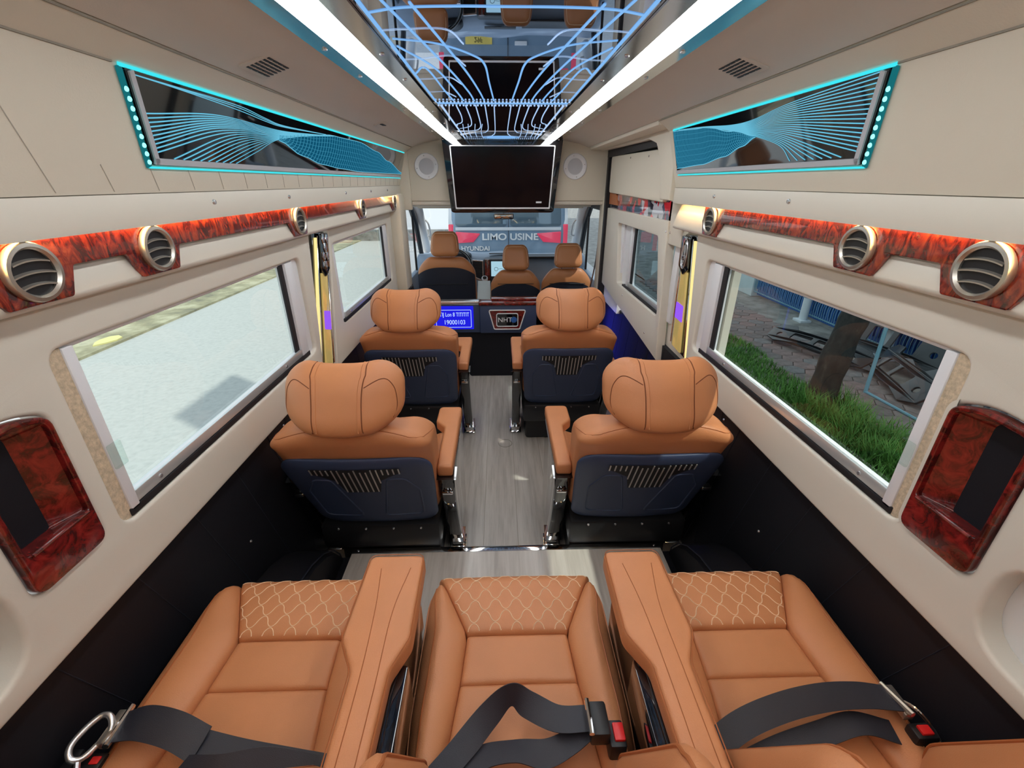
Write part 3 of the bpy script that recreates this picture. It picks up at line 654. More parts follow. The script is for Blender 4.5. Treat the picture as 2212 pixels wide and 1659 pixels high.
    if s < 0:
        for o in (0.0, 0.02, 0.045):
            C.tube([pt(q.x, q.y, 0.0076) for q in catmull([(1.10, 0.955, 0), (1.25, 0.955 - o * 0.4, 0), (1.5, 0.95 - o * 1.4, 0), (1.66, 0.875 - o, 0), (1.80, 0.835 - o * 0.5, 0), (2.2, 0.885, 0)], 6)], 0.0011, 4, caps=False)
    C.build('wave_edges', 'wave_line', t)['kind'] = 'stuff'
light_panel(-1, 1.075, 1.145, 3.93, 'long black glass light panel etched with cyan wave lines above the road-side windows')
light_panel(1, 1.036, 1.105, 2.24, 'short black glass light panel etched with cyan wave lines above the pavement-side window')

# ---- ceiling vents
def grille(s, y, x, w, l, n, label):
    t = thing('ceiling_vent', label, 'vent grille', (s * x, y, 1.965), 'ceiling vent grilles')
    sl = (1.955 - 1.982) / 0.08
    Z = lambda xx: 1.982 + (xx - 0.62) * sl - 0.004
    mb = MB(); c = [(s * (x - w / 2), y - l / 2), (s * (x + w / 2), y - l / 2), (s * (x + w / 2), y + l / 2), (s * (x - w / 2), y + l / 2)]
    mb.add([(a, b, Z(abs(a))) for a, b in c] + [(a, b, Z(abs(a)) + 0.008) for a, b in c], [(0, 1, 2, 3), (7, 6, 5, 4), (0, 4, 5, 1), (1, 5, 6, 2), (2, 6, 7, 3), (3, 7, 4, 0)])
    mb.build('plate', 'ceiling_vinyl', t, bevel=0.002)
    for i in range(n):
        for j in range(4 if n > 3 else 1):
            xx = x - w * 0.33 + w * 0.66 * i / max(1, n - 1) if n > 1 else x
            yy = y - l * 0.30 + l * 0.60 * j / 3 if n > 3 else y
            h = l * 0.085 if n > 3 else l * 0.33; ww = w * 0.045 if n > 3 else w * 0.25
            MB().box((s * xx - ww, yy - h, Z(xx) - 0.0012), (s * xx + ww, yy + h, Z(xx) + 0.001)).build('slot', 'rubber', t, smooth=False)
grille(-1, 1.43, 0.625, 0.085, 0.15, 6, 'slotted ceiling vent above the road-side light panel')
grille(1, 1.41, 0.625, 0.085, 0.15, 6, 'slotted ceiling vent above the pavement-side light panel')
grille(-1, 2.70, 0.63, 0.06, 0.11, 1, 'small plain ceiling vent above the road-side light panel')

# ---- wheel arches beside the platform
for s, lab in ((-1, 'road'), (1, 'pavement')):
    o = structure(MB().box((min(s * 0.69, s * 0.93), YB, -0.06), (max(s * 0.69, s * 0.93), 1.52, 0.16)).build('floor_side', 'black_wall', smooth=False))
    a = MB(); rows = []
    for k in range(13):
        th = math.pi * k / 12; y = 1.02 - 0.50 * math.cos(th); z = 0.12 + 0.30 * math.sin(th)
        rows.append([(s * 0.90, y, z), (s * 0.76, y, z), (s * 0.735, y, z - 0.02 if 0 < k < 12 else z), (s * 0.735, y, 0.10), (s * 0.90, y, 0.10)])
    a.grid(rows, close_u=True); a.build('wheel_arch', 'black_wall', o, angle=0.9)
    MB().tube([(s * 0.742, r[1][1], r[1][2] + 0.002) for r in rows[6:]], 0.003, 5).build('arch_bead', 'navy_dark', o)

# ---- sliding door on the pavement side
dr = structure(plate('door_1', [(2.375, 0.765), (3.90, 0.90), (3.90, 1.51), (2.47, 1.515)], [rpoly([(2.45, 1.0), (3.40, 1.0), (3.52, 1.425), (2.60, 1.425)], 0.03)], 0.05, 'cream', None, side(1, 0.872), bevel=0.006))
plate('upper_panel', rpoly([(2.56, 1.60), (3.86, 1.625), (3.86, 1.885), (2.62, 1.865)], [0.02, 0.03, 0.03, 0.16]), [], 0.03, 'cream_vinyl', dr, side(1, 0.862), bevel=0.008)
plate('decor_strip', [(2.47, 1.512), (3.86, 1.512), (3.86, 1.63), (2.47, 1.61)], [], 0.010, 'painted_reflection', dr, side(1, 0.884), bevel=0.001)  # glossy trim strip, its mirrored view painted on as colour patches
plate('decor_cap', [(3.60, 1.54), (3.88, 1.54), (3.88, 1.66), (3.70, 1.66)], [], 0.010, 'piping', dr, side(1, 0.876), bevel=0.002)
MB().box((0.925, 2.36, 0.0), (0.94, 3.95, 0.78)).build('outer_skin', 'black_wall', dr, smooth=False)
MB().box((0.90, 2.36, 1.42), (0.94, 3.95, 1.98)).build('outer_skin_top', 'rubber', dr, smooth=False)
MB().box((0.90, 3.42, 0.75), (0.94, 3.95, 1.5)).build('outer_skin_front', 'white_frame', dr, smooth=False)
dw = MB()
dwin = plate('window_frame', [(2.36, 0.985), (3.56, 0.985), (3.56, 1.44), (2.36, 1.44)], [rpoly([(2.43, 1.04), (3.13, 1.04), (3.17, 1.415), (2.43, 1.415)], 0.02)], 0.016, 'white_frame', dr, side(1, 0.915), bevel=0.003)
MB().box((0.922, 2.38, 1.02), (0.926, 3.3, 1.43)).build('pane', 'glass_tint', dr, smooth=False)
MB().box((0.905, 3.13, 1.03), (0.915, 3.165, 1.42)).build('seal', 'rubber', dr, smooth=False)
MB().box((0.900, 3.20, 1.01), (0.915, 3.25, 1.425)).build('sash', 'white_frame', dr, bevel=0.003)
MB().box((0.900, 2.43, 1.012), (0.914, 3.2, 1.045)).build('rail', 'alu', dr, bevel=0.003)
MB().box((0.888, 2.43, 0.994), (0.912, 3.3, 1.012)).build('lower_seal', 'rubber', dr, bevel=0.002)
for y, z in ((2.62, 0.85), (3.2, 0.95), (2.9, 1.84), (3.3, 1.85), (2.48, 1.46), (2.42, 1.46)):
    MB().lathe([(0.006, 0), (0.005, 0.003)], (0.8725 if z < 1.5 else 0.862, y, z), (-1, 0, 0), 10).build('screw', 'silver', dr)
hd = structure(plate('trim_4', [(2.30, 1.62), (2.44, 1.62), (2.50, 1.80), (2.60, 1.885), (2.75, 1.915), (3.97, 1.93), (3.97, 1.985), (2.30, 1.985)], [], 0.05, 'cream_vinyl', None, side(1, 0.80), bevel=0.008))
MB().box((0.884, 2.285, 1.40), (0.935, 2.50, 1.63)).build('pillar_cover', 'cream', hd, bevel=0.004)
MB().box((0.852, 3.90, 0.70), (0.93, 3.952, 1.93)).build('door_seal', 'rubber', hd, smooth=False)
MB().box((0.85, 2.6, 1.88), (0.90, 3.95, 1.935)).build('door_seal_top', 'rubber', hd, smooth=False)
MB().box((0.705, 2.30, 1.935), (0.90, 3.97, 1.99)).build('header_top', 'cream_vinyl', hd, bevel=0.01)
# cream post in front of the sliding door + step-well side
pr = structure(MB().box((0.85, 3.955, 0.80), (0.98, 4.12, 1.60)).build('trim_5', 'cream_vinyl', bevel=0.02))
MB().box((0.84, 3.955, 0.0), (0.98, 4.13, 0.80)).build('post_base', 'black_plastic', pr, bevel=0.01)

# ---- front header with speakers
YF = 4.0
wf = structure(plate('wall_front', [(-0.80, 1.56), (0.93, 1.56), (0.93, 2.06), (-0.80, 2.06)], [], 0.05, 'cream_vinyl', None, facing(YF), bevel=0.004))
MB().box((-0.80, YF + 0.01, 1.525), (0.90, YF + 0.16, 1.565)).build('header_lip', 'cream', wf, bevel=0.015)
MB().box((-0.95, YF + 0.05, 1.60), (0.98, 4.95, 2.06)).build('cab_headliner', 'cream_vinyl', wf, bevel=0.02)
for s, lab in ((-1, 'round white speaker on the road side of the hanging screen'), (1, 'round white speaker on the pavement side of the hanging screen')):
    c = (0.60 if s > 0 else -0.60, YF, 1.817)
    t = thing('speaker', lab, 'speaker', c, 'speakers beside the screen')
    MB().lathe([(0.062, 0.0), (0.094, 0.0), (0.097, 0.006), (0.092, 0.012), (0.066, 0.012), (0.060, 0.008)], c, (0, -1, 0), 40, closed=True).build('bezel', 'white_plastic', t)
    MB().lathe([(0.062, 0.0), (0.062, 0.007), (0.040, 0.010), (0.0, 0.011)], c, (0, -1, 0), 36).build('grille', 'grey_grille', t)
    for k in range(4):
        a = k * math.pi / 2 + 0.2; MB().lathe([(0.004, 0), (0.003, 0.002)], (c[0] + 0.078 * math.cos(a), YF - 0.012, 1.817 + 0.078 * math.sin(a)), (0, -1, 0), 8).build('screw', 'silver', t)

# ---- hanging screen
tv = thing('television', 'wide black television with thin white border hung from the mirror ceiling', 'television', (0.01, 3.9, 1.48))
def tvp(u, v, w):        # u across, v 0..1 bottom-top, w depth backwards
    return (0.012 + u, 3.80 + (1 - v) * 0.07 + w, 1.475 + v * 0.520)
plate('surround', rpoly([(-0.418, 0.0), (0.410, 0.0), (0.458, 1.0), (-0.458, 1.0)], [0.04, 0.04, 0.0, 0.0], 8), [], 0.05, 'black_gloss', tv, lambda u, v, w: tvp(u, v, w), bevel=0.004)
plate('screen_border', rpoly([(-0.382, 0.055), (0.378, 0.055), (0.402, 0.925), (-0.402, 0.925)], 0.012, 4), [rpoly([(-0.373, 0.078), (0.369, 0.078), (0.393, 0.910), (-0.393, 0.910)], 0.008, 4)], 0.006, 'white_plastic', tv, lambda u, v, w: tvp(u, v, w - 0.006), bevel=0.001)
plate('screen', [(-0.374, 0.076), (0.370, 0.076), (0.394, 0.912), (-0.394, 0.912)], [], 0.004, 'screen_off', tv, lambda u, v, w: tvp(u, v, w - 0.004))
plate('badge', rrect(0.265, 0.14, 0.31, 0.165, 0.002), [], 0.002, 'white_plastic', tv, lambda u, v, w: tvp(u, v, w - 0.0055))
MB().box((-0.44, 3.87, 1.90), (0.46, 3.995, 1.985)).build('bracket', 'black_plastic', tv, smooth=False)

# ---- partition behind the cab
bk = thing('partition', 'low dark partition between cab and seats with chrome and burl top', 'partition', (0.0, 3.97, 0.0))
MB().box((-0.88, 3.947, 0.0), (0.42, 3.99, 0.70)).build('lower_board', 'black_wall', bk, smooth=False)
mb = MB().box((-0.74, 3.93, 0.44), (-0.205, 3.99, 0.70)); mb.build('upper_board', 'navy', bk, bevel=0.008)
MB().box((-0.205, 3.905, 0.44), (0.31, 3.99, 0.70)).build('box_front', 'navy', bk, bevel=0.012)
MB().box((0.31, 3.947, 0.0), (0.84, 3.99, 0.72)).build('side_board', 'black_wall', bk, smooth=False)
MB().box((-0.88, 3.92, 0.70), (-0.21, 4.01, 0.735)).build('chrome_rail', 'silver', bk, bevel=0.006)
MB().box((-0.21, 3.895, 0.70), (0.315, 4.03, 0.728)).build('burl_top', 'burl_dark', bk, bevel=0.006)
MB().box((-0.10, 3.96, 0.728), (0.315, 4.05, 0.748)).build('burl_lid', 'burl_dark', bk, bevel=0.006)
sg = thing('lit_sign', 'blue backlit sign with a service number on the dark partition', 'sign', (-0.43, 3.93, 0.48))
plate('sign_face', rrect(-0.66, 0.475, -0.262, 0.69, 0.008), [], 0.004, 'sign_blue', sg, facing(3.925))
bd = MB().tube([(u, 3.9235, v) for u, v in rrect(-0.60, 0.495, -0.285, 0.655, 0.006, 3)], 0.0022, 5, closed=True); bd.build('sign_outline', 'sign_text', sg)
text('sign_words', 'TIJ Lon 8 TITITIT', 0.052, 'sign_text', sg, lambda u, v, w: (-0.435 + u, 3.9235 - w, 0.612 + v), 0.0006, sx=0.72)
text('sign_number', '19000103', 0.058, 'sign_text', sg, lambda u, v, w: (-0.435 + u, 3.9235 - w, 0.540 + v), 0.0006, sx=0.85)
em = thing('badge_plate', 'white-edged burl badge plate with letters NHT on the dark partition', 'badge', (0.045, 3.905, 0.5))
plate('plate', rpoly([(-0.072, 0.485), (0.150, 0.485), (0.205, 0.655), (-0.118, 0.655)], 0.012), [], 0.006, 'burl_dark', em, facing(3.897))
MB().tube([(u, 3.895, v) for u, v in rpoly([(-0.075, 0.482), (0.155, 0.482), (0.208, 0.658), (-0.122, 0.658)], 0.014)], 0.0055, 6, closed=True).build('plate_edge', 'cab_white', em)
plate('name_field', rrect(-0.050, 0.512, 0.135, 0.625, 0.015), [], 0.004, 'black_gloss', em, facing(3.8935))
MB().tube([(u, 3.892, v) for u, v in rrect(-0.053, 0.510, 0.138, 0.628, 0.018)], 0.0045, 6, closed=True).build('field_edge', 'cab_white', em)
text('letters', 'NHT', 0.062, 'cab_white', em, lambda u, v, w: (0.022 + u, 3.892 - w, 0.568 + v), 0.0008, sx=1.0)
MB().lathe([(0.028, 0), (0.026, 0.002)], (0.102, 3.8925, 0.570), (0, -1, 0), 20).build('blue_mark', 'fence_blue', em)
# blue glow strips low on both side walls near the partition
for s in (-1, 1):
    o = thing('led_strip', 'upright blue light strip at the %s end of the partition' % ('road-side' if s < 0 else 'door-side'), 'light strip', (s * 0.80, 3.93, 0.10))
    MB().box((min(s * 0.786, s * 0.794), 3.915, 0.12), (max(s * 0.786, s * 0.794), 3.935, 0.66)).build('led', 'led_blue', o, smooth=False)
    MB().box((min(s * 0.776, s * 0.785), 3.895, 0.10), (max(s * 0.776, s * 0.785), 3.946, 0.68)).build('channel', 'black_plastic', o, smooth=False)

# =================================================================== VIP SEATS
def lean(z): return -0.40 + (0.80 - z) * 0.468        # rear face of the shell at height z (local y)
def vip_seat():
    t = thing('captain_seat', 'x', 'seat', (0, 0, 0))
    kw = dict(local=True)
    # pedestal and pan
    MB().box((-0.24, -0.10, 0.0), (0.24, 0.26, 0.22)).build('pedestal', 'black_plastic', t, bevel=0.02, **kw)
    MB().box((-0.262, -0.22, 0.20), (0.262, 0.34, 0.335)).build('seat_pan', 'black_plastic', t, bevel=0.02, **kw)
    for k in range(4): MB().lathe([(0.006, 0), (0.004, 0.004)], (-0.18 + 0.12 * k, -0.222, 0.318), (0, -1, 0), 8).build('rivet', 'silver', t, **kw)
    # cushion
    Soft((0.255, 0.26, 0.065), (0.05, 0.06, 0.055), lambda x, y, z: (x, 0.10 + y, 0.395 + z + 0.03 * smooth(0.15, 0.25, abs(x)) * (z > 0))).build('seat_cushion', 'leather', t, **kw)
    q = MB()
    for r in range(5):
        pts = []
        for k in range(40):
            x = -0.17 + 0.34 * k / 39; pts.append((x, 0.20 + 0.032 * r + 0.013 * math.cos(x * 2 * math.pi / 0.06 + (r % 2) * math.pi), 0.461))
        q.tube(pts, 0.0014, 4)
    q.build('quilt_stitching', 'thread', t, **kw)['kind'] = 'stuff'
    # backrest upholstery with shoulder roll
    def bf(x, y, z):
        zz = 0.655 + z; w = 1.0 + 0.06 * smooth(0.55, 0.85, zz) - 0.04 * smooth(0.9, 0.96, zz)
        yy = lean(zz) + 0.088 + y
        yy += 0.055 * smooth(0.14, 0.24, abs(x)) * (1 if y > 0 else 0)
        zz -= 0.035 * smooth(0.10, 0.27, abs(x)) * smooth(0.8, 0.93, zz)
        return (x * w, yy, zz)
    bk_ = Soft((0.268, 0.082, 0.285), (0.075, 0.06, 0.075), bf, 12)
    ub = bk_.build('backrest', 'leather', t, **kw)
    sm = MB()
    for c in (0.62,):
        pts = [bk_.M(-0.96, -1, c)] + [bk_.M(a / 12, -1.0, c) for a in range(-11, 12)] + [bk_.M(0.96, -1, c)]
        pts = [bk_.M(a / 16, -0.72, 1.0) + Vector((0, 0, 0.0005)) for a in range(-13, 14)]
        pts = [bk_.M(-1, 0.6, 0.55), bk_.M(-1, 0.1, 0.80), bk_.M(-0.97, -0.3, 0.95)] + pts + [bk_.M(0.97, -0.3, 0.95), bk_.M(1, 0.1, 0.80), bk_.M(1, 0.6, 0.55)]
        sm.tube(catmull(pts, 2), 0.0016, 5)
    sm.build('shoulder_seam', 'piping', ub, **kw)
    # navy back shell
    def sf(x, y, z):
        zz = 0.565 + z; w = 0.93 + 0.075 * smooth(0.33, 0.75, zz)
        return (x * w, lean(zz) + y - 0.004 + 0.25 * x * x, zz)
    sh = Soft((0.276, 0.020, 0.236), (0.075, 0.018, 0.07), sf, 12); so = sh.build('back_shell', 'navy', t, **kw)
    # louvre field and slats
    def bp(x, z, out): return Vector((x, lean(z) - 0.024 - out + 0.25 * x * x, z))
    rows = [[bp(x, z, 0.0015) for x in (-w, -w / 2, 0, w / 2, w)] for z, w in ((0.755, 0.165), (0.725, 0.165), (0.705, 0.125), (0.68, 0.085), (0.60, 0.065))]
    lo = MB().grid(rows); lo.grid([[p + Vector((0, 0.003, 0)) for p in r] for r in rows]); lo.build('louver_field', 'rubber', so, **kw)
    for k in range(17):
        x = -0.16 + 0.02 * k; a = abs(x); zb = 0.605 if a < 0.065 else 0.665 if a < 0.095 else 0.72; zt = 0.752 if not (0.012 < a < 0.055) else 0.738
        mb = MB(); w = 0.0021
        mb.add([bp(x - w, zt, 0.002), bp(x + w, zt, 0.002), bp(x + w, zb, 0.002), bp(x - w, zb, 0.002), bp(x - w, zt, 0.005), bp(x + w, zt, 0.005), bp(x + w, zb, 0.005), bp(x - w, zb, 0.005)],
               [(0, 1, 2, 3), (4, 5, 6, 7), (0, 1, 5, 4), (1, 2, 6, 5), (2, 3, 7, 6), (3, 0, 4, 7)])
        mb.build('slat', 'slat', so, smooth=False, **kw)
    for sg in (-1, 1):
        lp = [(sg * 0.045, 0.41), (sg * 0.205, 0.41), (sg * 0.215, 0.60), (sg * 0.17, 0.685), (sg * 0.105, 0.685)]
        pts = [bp(u, v, -0.001) for u, v in rpoly(lp, [0.02, 0.03, 0.05, 0.03, 0.02])]
        MB().tube(pts, 0.0042, 6, closed=True).build('emboss', 'navy', so, **kw)
    # headrest
    def hf(x, y, z):
        h = 0.111; zt = z / h
        w = 1 - 0.22 * max(0, -zt) ** 2.6 - 0.05 * max(0, zt) ** 3
        yy = y + 1.3 * x * x
        zz = z + (0.008 * smooth(0.06, 0.15, abs(x)) - 0.004) * max(0, zt)
        return (x * w, -0.395 + yy + 0.05 * zt, 1.034 + zz)
    hs = Soft((0.202, 0.062, 0.111), (0.095, 0.055, 0.080), hf, 12); ho = hs.build('headrest', 'leather', t, **kw)
    for sg in (-1, 1):
        pts = [hs.M(sg * 0.40, 0.3, -1)] + [hs.M(sg * (0.40 + 0.06 * (c / 10) ** 2), -1.0, c / 10) for c in range(-10, 11, 2)] + [hs.M(sg * 0.46, b, 1) for b in (-0.7, -0.3, 0.3)]
        MB().tube(catmull(pts, 3), 0.0020, 6).build('seam', 'seam', ho, **kw)
        pts = [hs.M(sg * 0.33, 0.3, -1)] + [hs.M(sg * (0.33 + 0.05 * (c / 10) ** 2), -1.0, c / 10) for c in range(-10, 11, 2)] + [hs.M(sg * 0.38, b, 1) for b in (-0.7, -0.3, 0.3)]
        MB().tube(catmull(pts, 3), 0.0022, 6).build('fold', 'leather', ho, **kw)
        pts = [hs.M(sg * a, -1.0, c) for a, c in ((0.44, 0.50), (0.58, 0.62), (0.74, 0.72), (0.88, 0.70), (1.0, 0.50))] + [hs.M(sg * 1.0, b, c) for b, c in ((-0.8, 0.2), (-0.7, -0.2), (-0.75, -0.6))]
        MB().tube(catmull(pts, 4), 0.0016, 6).build('wing_seam', 'seam', ho, **kw)
        c = Vector((sg * 0.085, -0.415, 0.928)); MB().lathe([(0.020, -0.006), (0.021, 0.006), (0.014, 0.012)], c, (0, 0, 1), 14).build('post_collar', 'white_plastic', ho, **kw)
    # arms: side panel, rear pillar, pad
    for sg in (-1, 1):
        sd_ = lambda u, v, w, sg=sg: (sg * (0.283 + w), u, v)
        sp = plate('arm_side_panel', rpoly([(0.03, 0.01), (0.27, 0.01), (0.29, 0.10), (0.285, 0.592), (-0.225, 0.592), (-0.19, 0.53)], [0.03, 0.03, 0.04, 0.02, 0.01, 0.03]), [], 0.05, 'black_gloss', None, sd_, bevel=0.012)
        sp.parent = t
        rows = [(lean_y, z) for lean_y, z in ((-0.228, 0.60), (-0.19, 0.45), (-0.11, 0.25), (-0.01, 0.06), (0.01, 0.01))]
        pc = catmull([(sg * 0.309, y + 0.012, z) for y, z in rows], 4); MB().ribbon(pc, [(1, 0, 0)] * len(pc), 0.060, 0.026).build('arm_pillar', 'black_gloss', t, bevel=0.010, **kw)
        pc = catmull([(sg * 0.309, y + 0.010, z) for y, z in ((-0.03, 0.09), (-0.01, 0.055), (0.0, 0.02))], 3); MB().ribbon(pc, [(1, 0, 0)] * len(pc), 0.062, 0.028).build('pillar_foot', 'chrome', t, bevel=0.010, **kw)
        MB().box((sg * 0.309 - 0.022, -0.238, 0.505), (sg * 0.309 + 0.022, -0.216, 0.520)).build('pillar_clip', 'chrome', t, bevel=0.004, **kw)
        pad = rpoly([(sg * 0.272, -0.235), (sg * 0.336, -0.235), (sg * 0.336, 0.295), (sg * 0.222, 0.295), (sg * 0.222, 0.15), (sg * 0.268, 0.09)], [0.012, 0.012, 0.02, 0.025, 0.025, 0.03])
        pp = plate('arm_pad', pad, [], 0.055, 'leather', None, lambda u, v, w: (u, v, 0.595 + w), bevel=0.013, bres=3); pp.parent = t
    return t
proto = vip_seat()
spots = [((-0.558, 1.75, 0), 'tan winged captain seat by the large road-side window, navy back shell'), ((0.540, 1.75, 0), 'tan winged captain seat by the pavement-side window, navy back shell'),
         ((-0.566, 2.885, 0), 'tan winged captain seat by the second road-side window, just behind the driver seat'), ((0.392, 2.885, 0), 'tan winged captain seat next to the sliding door, just behind the partition badge')]
for i, (loc, lab) in enumerate(spots):
    o = proto if i == 0 else copy_tree(proto, loc)
    o.location = loc; o['label'] = lab; o['group'] = 'captain seats in two rows'

# =================================================================== REAR BENCH
def bench(cx, half, label, y_back=0.44, rec=0.46, bh=0.22, boff=0.0):
    t = thing('bench_seat', label, 'seat', (cx, 0.75, 0.2), 'rear bench seats')
    Z = 0.63
    MB().box((cx - half + 0.02, 0.30, 0.2), (cx + half - 0.02, 0.93, 0.47)).build('base', 'black_plastic', t, bevel=0.02)
    def lerp(a, b, v): return Vector(a).lerp(Vector(b), v)
    def P(x, y, z=Z): return (cx + x, y, z)
    inner = [(0.44, 0.168), (0.665, 0.140), (0.79, 0.131), (1.0, 0.232)]
    def inn(y):
        for (a, b), (c, d) in zip(inner, inner[1:]):
            if y <= c: return b + (d - b) * (y - a) / (c - a)
        return inner[-1][1]
    Rq = Pillow(lambda v: P(-inn(0.79 + 0.215 * v), 0.79 + 0.215 * v), lambda v: P(inn(0.79 + 0.215 * v), 0.79 + 0.215 * v), r=(0.012, 0.012, 0.014, 0.075), crown=0.012, depth=0.14)
    qo = Rq.build('quilted_nose', 'leather', t)
    def on(p, x, y):       # sample pillow p by plan position
        y0 = p.e0(0)[1]; y1 = p.e0(1)[1]; v = (y - y0) / (y1 - y0); a = p.e0(v)[0]; b = p.e1(v)[0]; u = (cx + x - a) / (b - a)
        return p.S(max(0.0, min(1.0, u)), max(0, min(1, v))) if -0.001 <= u <= 1.001 else None
    st = MB()
    for r in range(7):
        y = 0.798 + 0.034 * r; run = []
        for k in range(161):
            x = -0.24 + 0.48 * k / 160; c = math.cos(x * 2 * math.pi / 0.057 + (r % 2) * math.pi); yy = y + 0.0155 * (abs(c) ** 0.75) * (1 if c > 0 else -1)
            p = on(Rq, x, yy) if 0.793 < yy < 1.003 and abs(x) < inn(yy) - 0.004 else None
            if p is None:
                if len(run) > 2: st.tube(run, 0.0013, 4, caps=False)
                run = []
            else: run.append(p + Vector((0, 0, 0.0006)))
        if len(run) > 2: st.tube(run, 0.0013, 4, caps=False)
    st.build('quilt_stitching', 'thread', qo)['kind'] = 'stuff'
    for y0, y1 in ((0.665, 0.79), (0.44, 0.665)):
        Pillow(lambda v: P(-inn(y0 + (y1 - y0) * v), y0 + (y1 - y0) * v, Z - 0.008), lambda v: P(inn(y0 + (y1 - y0) * v), y0 + (y1 - y0) * v, Z - 0.008), r=(0.010, 0.010, 0.010, 0.010), crown=0.006, depth=0.10).build('centre_pad', 'leather', t)
    def outx(y):
        f = (y - 0.88) / 0.12
        return half - (0.045 * f * f if f > 0 else 0) - 0.012 * (1 if y < 0.6 else 0) * (0.6 - y) / 0.16
    for s in (-1, 1):
        yv = lambda v: 0.44 + 0.555 * v
        e0 = lambda v: P(s * inn(yv(v)), yv(v)); e1 = lambda v: P(s * outx(yv(v)), yv(v))
        bo = Pillow(e0, e1, r=(0.014, 0.050, 0.02, 0.07), crown=0.012, depth=0.13, nu=16, nv=30, lift=lambda u, v: 0.012 * math.sin(min(1, u * 1.3) * math.pi * 0.6) - 0.02 * (v > 0.9) * (v - 0.9) * 10 * 0.4)
        b = bo.build('bolster', 'leather', t)
        MB().tube([bo.S(0.70 + 0.10 * smooth(0.8, 1, k / 24), k / 24 * 0.97) + Vector((0, 0, 0.0004)) for k in range(25)], 0.0018, 5).build('bolster_seam', 'piping', b)
        MB().tube([bo.S(0.985, 0.02 + k / 24 * 0.95) for k in range(25)], 0.0032, 6).build('edge_piping', 'leather', b)
    # reclined backrest
    def bf(x, y, z):
        zz = 0.84 + z; yy = y_back - (zz - 0.62) * rec - 0.06 + y
        yy += 0.085 * smooth(bh * 0.58, bh * 0.88, abs(x)) * (y > 0) * smooth(0.55, 0.7, zz)
        return (cx + boff + x, yy, zz)
    br = Soft((bh, 0.06, 0.25), (0.07, 0.055, 0.06), bf, 12); bo_ = br.build('backrest', 'leather', t)
    for s in (-1, 1):
        pts = [br.M(s * 0.84, 1, c / 10) for c in range(-9, 10)] + [br.M(s * 0.84, b, 1) for b in (0.5, 0, -0.5)]
        MB().tube(catmull(pts, 2), 0.003, 6).build('back_piping', 'piping', bo_)
    return t
bench(-0.575, 0.280, 'tan bench seat with quilted nose against the road-side wall', 0.44, 0.50, 0.235)
bench(0.015, 0.246, 'tan bench seat with quilted nose between the two padded armrests', 0.44, 0.45, 0.228)
bench(0.604, 0.274, 'tan bench seat with quilted nose against the pavement-side wall', 0.44, 0.47, 0.252, 0.006)
def armrest(pts_l, label, con):
    (x0, x1, n0, n1) = pts_l
    t = thing('armrest', label, 'armrest', ((x0 + x1) / 2, 0.5, 0.2), 'bench armrests')
    out = rpoly([(x0, 0.845), (x1, 0.845), (x1 + 0.004, 0.62), (n1, 0.555), (n1 - 0.004, 0.22), (n0 + 0.004, 0.22), (n0, 0.555), (x0 - 0.004, 0.62)], [0.022, 0.022, 0.05, 0.05, 0.02, 0.02, 0.05, 0.05], 8)
    pad = plate('pad', out, [], 0.052, 'leather', t, lambda u, v, w: (u, v, 0.800 + w + 0.02 * smooth(0.6, 0.25, v) * 0), bevel=0.013, bres=3)
    xm0 = (x0 + x1) / 2; xn = (n0 + n1) / 2
    for o in (-0.014, 0.018):
        MB().tube(catmull([(xm0 + o * 2.2, 0.80, 0.8525), (xm0 + o * 1.2, 0.68, 0.8525), (xn + o, 0.52, 0.8525), (xn + o, 0.25, 0.8525)], 6), 0.0009, 4).build('stitch_line', 'piping', pad)
    sm = [(u, v, 0.846) for u, v in out]; ctr = Vector((xm0, 0.5, 0))
    MB().tube([(xm0 + (u - xm0) * 0.965 if v > 0.6 else u, v, 0.8505) for u, v, z in sm], 0.0012, 4, closed=True).build('edge_seam', 'piping', pad)
    plate('console', rpoly([(0.22, 0.21), (0.74, 0.21), (0.82, 0.30), (0.825, 0.80), (0.22, 0.80)], [0.02, 0.03, 0.03, 0.01, 0.01]), [], con[1] - con[0], 'black_gloss', t, lambda u, v, w: (con[0] + w, u, v), bevel=0.006)
    ux = (-0.300, -0.2145) if x0 < 0 else (0.2455, 0.332)
    MB().box((ux[0], 0.27, 0.682), (ux[1], 0.60, 0.799)).build('console_top', 'black_gloss', t, bevel=0.008)
    MB().box((x0 + 0.02, 0.58, 0.780), (x1 - 0.02, 0.815, 0.802)).build('pad_tray', 'black_plastic', t, bevel=0.004)
    return t
armrest((-0.351, -0.214, -0.316, -0.240), 'tan padded armrest on a black console next to the road-side bench seat', (-0.293, -0.233))
armrest((0.233, 0.372, 0.266, 0.345), 'tan padded armrest on a black console next to the pavement-side bench seat', (0.263, 0.328))

